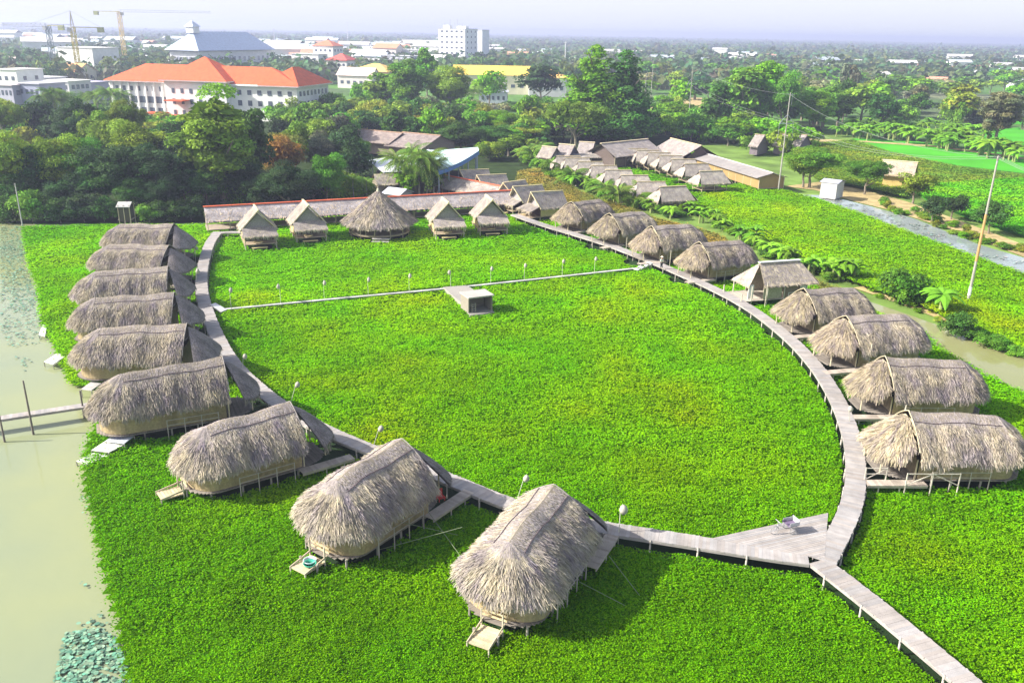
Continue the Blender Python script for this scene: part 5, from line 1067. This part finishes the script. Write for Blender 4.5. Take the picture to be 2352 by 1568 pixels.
# power poles with cross arms and sagging lines
CON=(.33,.32,.28)
def pole(label,B,h,arms=True,lean=0,rust=False,az=0):
    r=thing('power_pole',label,'power pole',B,az); r.rotation_euler=(0,lean,az); m=MB(); m.tube([(0,0,-1),(0,0,h*.5),(0,0,h)],[.18,.14,.10],8,col=CON); m.obj('shaft',PLASTER,r)
    if rust: m=MB(); m.tube([(0,0,h*.30),(0,0,h*.62)],[.168,.145],8,col=(.46,.28,.12)); m.obj('rusty_section',PLASTER,r); m=MB(); m.tube([(0,0,h*.06),(0,0,h*.12)],[.19,.185],8,col=(.7,.7,.68)); m.obj('white_band',PLASTER,r)
    if arms:
        m=MB(); m.bar((-1.5,0,h*.70 if not rust else h-.5),(1.5,0,h*.70 if not rust else h-.5),.14,.14,col=(.35,.40,.45))
        if not rust: m.bar((-1.5,0,h*.70),(0,0,h*.79),.07,.07,col=(.35,.4,.45)); m.bar((1.5,0,h*.70),(0,0,h*.79),.07,.07,col=(.35,.4,.45)); m.bar((-1.5,0,h*.70),(-1.5,0,h*.55),.05,.05,col=(.4,.4,.45)); m.bar((1.5,0,h*.70),(1.5,0,h*.55),.05,.05,col=(.4,.4,.45))
        m.obj('cross_arm',METAL,r)
        for x in(-1.3,0,1.3): m=MB(); m.tube([(x,0,h-.45 if rust else h*.70),(x,0,h-.1 if rust else h*.70+.35)],.07,6,col=(.3,.25,.22)); m.obj('insulator',GLASS,r)
    if not rust and arms: m=MB(); m.bar((-.5,0,h-.3),(.9,0,h-.5),.1,.1,col=(.4,.42,.45)); m.bar((.5,0,h-.2),(.5,0,h-2.4),.06,.06,col=(.4,.42,.45)); m.obj('top_bracket',METAL,r)
P1=at(2222,697,-.3); P2=at(1787,443,-.4); h1=height_for(P1,358); h2=height_for(P2,213)
pole('tall near power pole with a rusty middle, standing in the right plant bed',P1,h1,rust=True,az=math.radians(60),lean=-.012)
pole('pale power pole with a triangular cross arm behind the long bamboo hall',P2,h2,az=.1)
P3=at(1580,290,-.4); h3=height_for(P3,150); P4=at(1478,270,-.4); h4=height_for(P4,165)
pole('distant power pole on the green slope behind the thatched halls',P3,h3,az=.1); pole('distant power pole beside the sandy track',P4,h4*.95,az=.1)
for i,(x,yb,yt) in enumerate(((1493,250,140),(2025,235,165),(2110,195,172),(2198,215,188),(2330,225,200),(1845,215,165))):
    B=at(x,yb,-.4); pole('slim distant utility pole on the plain, %s'%['beyond the sandy track','behind the right wood','beside the pale fields','right of the yellow green tree','near the right edge','between the trees of the right wood'][i],B,height_for(B,yt),arms=False)
def wire(label,a,b,sag):
    pts=[a.lerp(b,i/16)-Vector((0,0,sag*4*(i/16)*(1-i/16))) for i in range(17)]; m=MB(); m.tube([p-a for p in pts],.022,4,col=(.22,.24,.22),cap=False); o=m.obj('power_line',METAL); o.location=a; setp(o,label,'power line')
P0=P1+(P1-P2)*.9
for k,off in enumerate((-1.2,0,1.2)):
    t=('left','middle','right')[k]; n=Vector((.5,.86,0))*off
    wire('sagging power line between the two nearest poles, %s strand'%t,P2+Vector((off,0,h2*(.72 if off else .98))),P1+n+Vector((0,0,h1-.2)),2.2)
    wire('power line from the triangular arm pole to the slope pole, %s strand'%t,P2+Vector((off,0,h2*(.72 if off else .98))),P3+Vector((off,0,h3*(.72 if off else .98))),1.5)
    wire('power line from the near pole out of the right edge, %s strand'%t,P1+n+Vector((0,0,h1-.2)),P0+n+Vector((0,0,h1)),2.0)
# ------------------------------------------------------------------ far houses and far woods
rr=random.Random(77); hm=[]
for k in range(4):
    m=MB(); m.box((0,0,2.2+k*.6),(12+4*k,9,4.4+k*1.2),col=(.74,.73,.72)); a=m.build('walls',PLASTER); m=MB(); L=12+4*k; z=4.4+k*1.2
    c=[(.66,.66,.68),(.60,.30,.2),(.5,.56,.62),(.64,.62,.6)][k]; m.add([(-L/2-.6,-5.2,z-.1),(L/2+.6,-5.2,z-.1),(L/2+.6,0,z+2.2),(-L/2-.6,0,z+2.2),(-L/2-.6,5.2,z-.1),(L/2+.6,5.2,z-.1)],[[0,1,2,3],[3,2,5,4]],col=c); hm.append((a,m.build('roof',TILE)))
def farhouse(x,y,s,grp,lab):
    B=at(x,y,-.45); k=rr.randrange(4); o=thing('distant_house',lab,'house',B,rr.uniform(-.5,.5),grp,s); mobj('walls',hm[k][0],o); mobj('roof',hm[k][1],o)
for i in range(48):
    x=rr.uniform(1120,2352); y=rr.uniform(104,150)+(x-1176)*.0188; farhouse(x,y,rr.uniform(.7,1.4),'far houses on the right plain','small pale house far off on the right plain')
for i in range(44):
    x=rr.uniform(0,1120); y=rr.uniform(98,140)+(x-1176)*.0188; farhouse(x,y,rr.uniform(.7,1.3),'far houses beyond the town','small pale house far off beyond the town')
for i in range(16):
    x=rr.uniform(1700,2352); y=rr.uniform(165,205); farhouse(x,y,rr.uniform(.7,1.1),'houses on the middle right plain','small pale house among trees on the middle right plain')
for i in range(95):
    x=rr.uniform(0,1000) if i%3 else rr.uniform(600,1000); y=rr.uniform(114,165)+(x-1176)*.0188; farhouse(x,y,rr.uniform(1.0,1.9),'small houses of the town','small pale town house among trees')
def far_woods():
    rng=np.random.default_rng(9); m=MB(); N=17000; th=rng.uniform(-.63,.63,N); r=np.exp(rng.uniform(math.log(520),math.log(8500),N)); x=np.sin(th)*r;y=np.cos(th)*r
    msk=vnoise(x/140+40,y/260+9,71)*.55+vnoise(x/60,y/90,72)*.45; keep=(msk>.46-np.clip((r-1500)/9000,0,.3)); x=x[keep];y=y[keep];r=r[keep]; n=len(x)
    R=3.2+r*.0036*rng.uniform(.6,1.4,n); H=rng.uniform(6,12.5,n)*(1+(rng.random(n)<.06)*.5)
    k=14; v=rng.normal(size=(n,k,3)); v/=np.linalg.norm(v,axis=2,keepdims=True); v[...,2]=np.abs(v[...,2])
    P=np.stack([x,y,0*x],-1)[:,None,:]+v*np.stack([R*1.25,R,H],-1)[:,None,:]*rng.uniform(.7,1.05,(n,k,1)); Nn=v+rng.normal(0,.35,(n,k,3))
    s=(R[:,None]*.42*rng.uniform(.6,1.3,(n,k))).clip(.8,7); base=np.stack([rng.uniform(.05,.13,n),rng.uniform(.11,.2,n),rng.uniform(.03,.08,n)],-1)
    C=base[:,None,:]*rng.uniform(.75,1.3,(n,k,1)); m.leaves(P.reshape(-1,3),Nn.reshape(-1,3),s.ravel(),(s*.8).ravel(),C.reshape(-1,3),rng=rng)
    o=m.obj('distant_woods',LEAF); setp(o,'blue green tree belts covering the flat plain out to the horizon','woods',kind='stuff')
far_woods()
def town_trees():
    rng=np.random.default_rng(19); m=MB()
    for poly,n in LUMPS:
        P=np.array(poly,float); c=0
        while c<n:
            x=rng.uniform(P[:,0].min(),P[:,0].max()); y=rng.uniform(P[:,1].min(),P[:,1].max())
            if not inpoly(np.array([x]),np.array([y]),poly)[0]: continue
            c+=1; B=at(x,y,-.4); R=rng.uniform(5,9); H=rng.uniform(7,13); col=np.array([(.04,.10,.02),(.07,.17,.02),(.05,.12,.03),(.13,.18,.03)][rng.integers(4)])
            for b in range(5):
                c0=np.array((B.x,B.y,H*.62))+rng.normal(0,.42,3)*np.array((R,R,H*.3)); br=R*rng.uniform(.35,.6); k=46; v=rng.normal(size=(k,3)); v/=np.linalg.norm(v,axis=1,keepdims=True)
                m.leaves(c0+v*br*np.array((1,1,.8)),v+rng.normal(0,.4,(k,3)),.75,.95,col*rng.uniform(.8,1.25)*rng.uniform(.8,1.25,(k,1)),rng=rng)
    o=m.obj('town_trees',LEAF); setp(o,'dense green trees growing all through the town around its houses','trees',kind='stuff')
town_trees()
# ------------------------------------------------------------------ pier, floats, person, tricycle
pr=thing('pond_pier','long plank pier on tall dark posts crossing the left pond','pier'); a=at(-60,968,1.0); b=at(225,925,1.0); m=MB(); plank=spline([a,b],.2)
plank_run(m,plank,.85,1.0); m.obj('deck_planks',WOOD,pr); m=MB(); m.bar(a-Vector((0,.4,.14)),b-Vector((0,.4,.14)),.08,.14,col=(.3,.28,.27)); m.bar(a-Vector((0,-.4,.14)),b-Vector((0,-.4,.14)),.08,.14,col=(.3,.28,.27)); m.obj('edge_beams',WOOD,pr)
for x,yb,yt in((12,1020,960),(78,1003,882),(195,965,905)):
    B=at(x,yb,-.3); h=height_for(B,yt); m=MB(); m.tube([(B.x,B.y,-.8),(B.x,B.y,h)],[.09,.06],6,col=(.17,.15,.13)); m.obj('post',WOOD,pr)
def platform(label,q,z,col,steps=False,group=None):
    P=[at(x,y,z) for x,y in q]; o=P[0]; r=thing('floating_platform',label,'platform',(o.x,o.y,0)); m=MB(); n=7
    for i in range(n):
        t0=(i+.03)/n;t1=(i+.97)/n; V=[]
        for zz in(z-.07,z): 
            for (u,s) in((0,t0),(0,t1),(1,t1),(1,t0)):
                p=(P[0].lerp(P[3],s)) if u==0 else P[1].lerp(P[2],s); V.append((p.x-o.x,p.y-o.y,zz))
        m.add(V,[[3,2,1,0],[4,5,6,7],[0,1,5,4],[1,2,6,5],[2,3,7,6],[3,0,4,7]],col=np.array(col)*random.uniform(.93,1.04))
    m.obj('planks',WOOD,r)
    for p in P: m=MB(); m.tube([(p.x-o.x,p.y-o.y,-.8),(p.x-o.x,p.y-o.y,z-.05)],.05,5,col=(.4,.38,.32)); m.obj('post',WOOD,r)
    return r
platform('lowest white plank landing beside the pond edge below the pier',[(175,1058),(200,1066),(262,1040),(232,1030)],.3,(.66,.66,.60))
platform('middle white plank landing between the other two',[(210,1033),(250,1038),(286,1020),(248,1008)],.5,(.66,.66,.58))
platform('upper plank landing carrying a blue washbowl',[(243,1012),(285,1018),(308,1000),(270,988)],.7,(.56,.60,.66))
platform('white landing on the pond beside the fifth left dome',[(101,830),(122,836),(150,818),(132,810)],.4,(.68,.67,.62))
platform('grey plank landing between the fifth and sixth left domes',[(186,893),(210,896),(232,880),(212,874)],.7,(.45,.44,.42))
platform('small white landing at the pond edge beside the fourth left dome',[(89,768),(103,772),(108,748),(98,745)],.3,(.66,.66,.66))
def bowl(p,col,label):
    m=MB(); V=[];n=14
    for rr_,z in((.18,0),(.30,.06),(.36,.16),(.33,.16),(.26,.07)):
        for k in range(n): a=k/n*6.283; V.append((math.cos(a)*rr_,math.sin(a)*rr_,z))
    Q=[[i*n+k,i*n+(k+1)%n,(i+1)*n+(k+1)%n,(i+1)*n+k] for i in range(4) for k in range(n)]; m.add(V,Q,[[0,k,k+1] for k in range(1,n-1)],col=col); o=m.obj('washbowl',CLOTH,smooth=True); o.location=p; setp(o,label,'washbowl'); o.scale=(1.1,1.1,1.2)
bowl(at(276,1000,.74),(.08,.06,.45),'dark blue washbowl on the upper plank landing')
bowl(at(712,1291,.70),(.60,.66,.72),'white washbowl on the rear steps of the second nearest hut'); bowl(at(712,1298,.72),(.05,.36,.24),'green washbowl against the white washbowl')
m=MB(); m.box((0,0,.25),(.5,.45,.06),col=(.55,.05,.04)); m.box((0,.22,.5),(.5,.05,.5),col=(.55,.05,.04))
for x in(-.2,.2):
    for y in(-.18,.2): m.box((x,y,.11),(.05,.05,.22),col=(.5,.05,.04))
o=m.obj('plastic_chair',CLOTH); o.location=at(1012,1148,1.0); o.rotation_euler=(0,0,.6); setp(o,'red plastic chair on the gangway of the second nearest hut','chair')
# small hut at the pond edge in the wood
long_roof('pond_hut','tiny hut with a pale arched roof under the trees at the pond edge','hut',(271,463),(303,463),3.6,1.4,3.0,cap=None,roof=(.42,.42,.40),matr=METAL,wall=(.08,.07,.05),wallz=(.6,2.8),posts=True,floor=.9)
m=MB(); m.tube([(0,0,-.5),(0,0,7)],[.1,.07],6,col=(.4,.4,.38)); o=m.obj('bamboo_pole',WOOD); o.location=at(53,525,0); setp(o,'tall bare grey pole at the top left corner of the plant bed','pole')
def body(name,J,E,R,m_,parent):
    me=bpy.data.meshes.new(name); me.from_pydata(J,E,[]); o=mobj(name,me,parent); s=o.modifiers.new('s','SKIN'); s.use_smooth_shade=True
    for i,v in enumerate(me.skin_vertices[0].data): v.radius=R[i]; v.use_root=(i==0)
    ss=o.modifiers.new('ss','SUBSURF'); ss.levels=1; ss.render_levels=1; me.materials.append(m_); return o
SKIN=mat('skin',.6,5,.05,attr=False,color=(.42,.24,.15)); WHT=mat('white_shirt',.9,6,.08,attr=False,color=(.72,.72,.70)); DRK=mat('dark_trousers',.9,6,.1,attr=False,color=(.03,.04,.06)); STR=mat('straw_hat',.8,9,.15,attr=False,color=(.75,.70,.52))
pB=at(1519,617,1.06); pe=thing('person','person in white shirt, dark trousers and pale hat standing on the right boardwalk','person',pB,.5,sc=.95)
J=[(0,0,.86),(0,0,1.12),(0,0,1.36),(0,.0,1.47),(0,.02,1.62),(-.09,0,.82),(-.11,.02,.45),(-.12,0,.07),(-.12,.13,.03),(.09,0,.82),(.11,.05,.45),(.13,-.02,.07),(.13,.12,.03),(-.19,0,1.37),(-.25,.03,1.10),(-.23,.14,.88),(.19,0,1.37),(.26,.0,1.10),(.25,.08,.86)]
E_=[(0,1),(1,2),(2,3),(3,4),(0,5),(5,6),(6,7),(7,8),(0,9),(9,10),(10,11),(11,12),(2,13),(13,14),(14,15),(2,16),(16,17),(17,18)]
R_=[(.14,.10),(.13,.09),(.14,.09),(.055,.055),(.10,.11),(.085,.085),(.06,.06),(.04,.045),(.035,.03),(.085,.085),(.06,.06),(.04,.045),(.035,.03),(.055,.055),(.042,.042),(.03,.03),(.055,.055),(.042,.042),(.03,.03)]
body('body',J,E_,R_,SKIN,pe)
body('shirt',[(0,0,.84),(0,0,1.12),(0,0,1.37),(-.19,0,1.38),(-.25,.03,1.12),(-.25,.07,1.0),(.19,0,1.38),(.26,0,1.12),(.26,.03,1.0)],[(0,1),(1,2),(2,3),(3,4),(4,5),(2,6),(6,7),(7,8)],[(.17,.125),(.155,.115),(.155,.105),(.075,.075),(.062,.062),(.055,.055),(.075,.075),(.062,.062),(.055,.055)],WHT,pe)
body('trousers',[(0,0,.90),(-.09,0,.82),(-.11,.02,.45),(-.12,0,.12),(.09,0,.82),(.11,.05,.45),(.13,-.02,.12)],[(0,1),(1,2),(2,3),(0,4),(4,5),(5,6)],[(.16,.12),(.105,.105),(.08,.08),(.07,.07),(.105,.105),(.08,.08),(.07,.07)],DRK,pe)
m=MB(); n=16; V=[(math.cos(k/n*6.283)*.24,math.sin(k/n*6.283)*.24+.02,1.66) for k in range(n)]+[(0,.02,1.84)]; m.add(V,None,[[k,(k+1)%n,n] for k in range(n)]+[[0,k+1,k] for k in range(1,n-1)],col=(.75,.7,.52)); m.obj('conical_hat',STR,pe)
# white tricycle on the triangular landing
tq=thing('white_tricycle','white painted cargo tricycle with a dark seat parked on the triangular landing','tricycle',at(1778,1226,1.03),math.radians(20),sc=.85)
def wheel(c,R=.33,ax='y'):
    w_=thing('wheel',None,None,c); del_=MB(); P=[(math.cos(a)*R,0,math.sin(a)*R) for a in np.linspace(0,2*math.pi,25)]; del_.tube(P,.025,6,col=(.30,.30,.30),cap=False)
    for k in range(10): a=k/10*6.283; del_.tube([(0,0,0),(math.cos(a)*R,0,math.sin(a)*R)],.006,4,col=(.6,.6,.6))
    o=del_.obj('wheel',METAL,tq); o.location=c; bpy.data.objects.remove(w_)
for c in((0,0,.33),(1.35,-.42,.33),(1.35,.42,.33)): wheel(c)
m=MB(); w0=(.42,.42,.44)
for a,b in(((0,0,.33),(.25,0,.75)),((.25,0,.75),(.85,0,.45)),((.85,0,.45),(1.35,0,.42)),((.85,0,.45),(.75,0,.95)),((.25,0,.75),(.72,0,.85)),((1.35,-.42,.33),(1.35,.42,.33)),((.25,0,.75),(.2,0,1.0)),((.2,-.28,1.05),(.2,.28,1.05))): m.tube([a,b],.025,6,col=w0)
m.obj('frame',METAL,tq); m=MB(); m.box((.75,0,.98),(.3,.16,.07),col=(.05,.04,.07)); m.obj('saddle',CLOTH,tq)
m=MB(); m.box((1.4,0,.62),(.85,.8,.06),col=(.16,.12,.2)); 
for y in(-.4,.4): m.box((1.4,y,.78),(.85,.03,.28),col=w0)
m.box((1.8,0,.85),(.04,.8,.4),col=w0); m.obj('cargo_box',METAL,tq)
# ------------------------------------------------------------------ air
hz=MB(); hz.box((0,4500,24.5),(14000,9400,56),col=(1,1,1)); me=hz.build('haze',LEAF); me.materials.clear()
hm_=bpy.data.materials.new('haze'); hm_.use_nodes=True; t=hm_.node_tree; t.nodes.clear(); o_=t.nodes.new('ShaderNodeOutputMaterial'); v=t.nodes.new('ShaderNodeVolumePrincipled'); v.inputs['Color'].default_value=(.66,.72,1,1); v.inputs['Density'].default_value=.00036; v.inputs['Anisotropy'].default_value=.25; t.links.new(v.outputs[0],o_.inputs['Volume']); me.materials.append(hm_); o=mobj('haze',me); o['kind']='stuff'; o['label']='thin blue morning haze over the plain'

# ------------------------------------------------------------------ every repeat gets its own place in its label
def ordw(n):
    if 10<=n%100<=20: return '%dth'%n
    return '%d%s'%(n,{1:'st',2:'nd',3:'rd'}.get(n%10,'th'))
bpy.context.view_layer.update()
G_={}
for o in COL.objects:
    if o.parent is None and o.get('group') and o.get('label'): G_.setdefault((o['group'],o['label']),[]).append(o)
for (g_,l_),L_ in G_.items():
    if len(L_)<2: continue
    for i,o in enumerate(sorted(L_,key=lambda o:pxy(o.location)[0])): o['label']=l_+', %s from the left'%ordw(i+1)
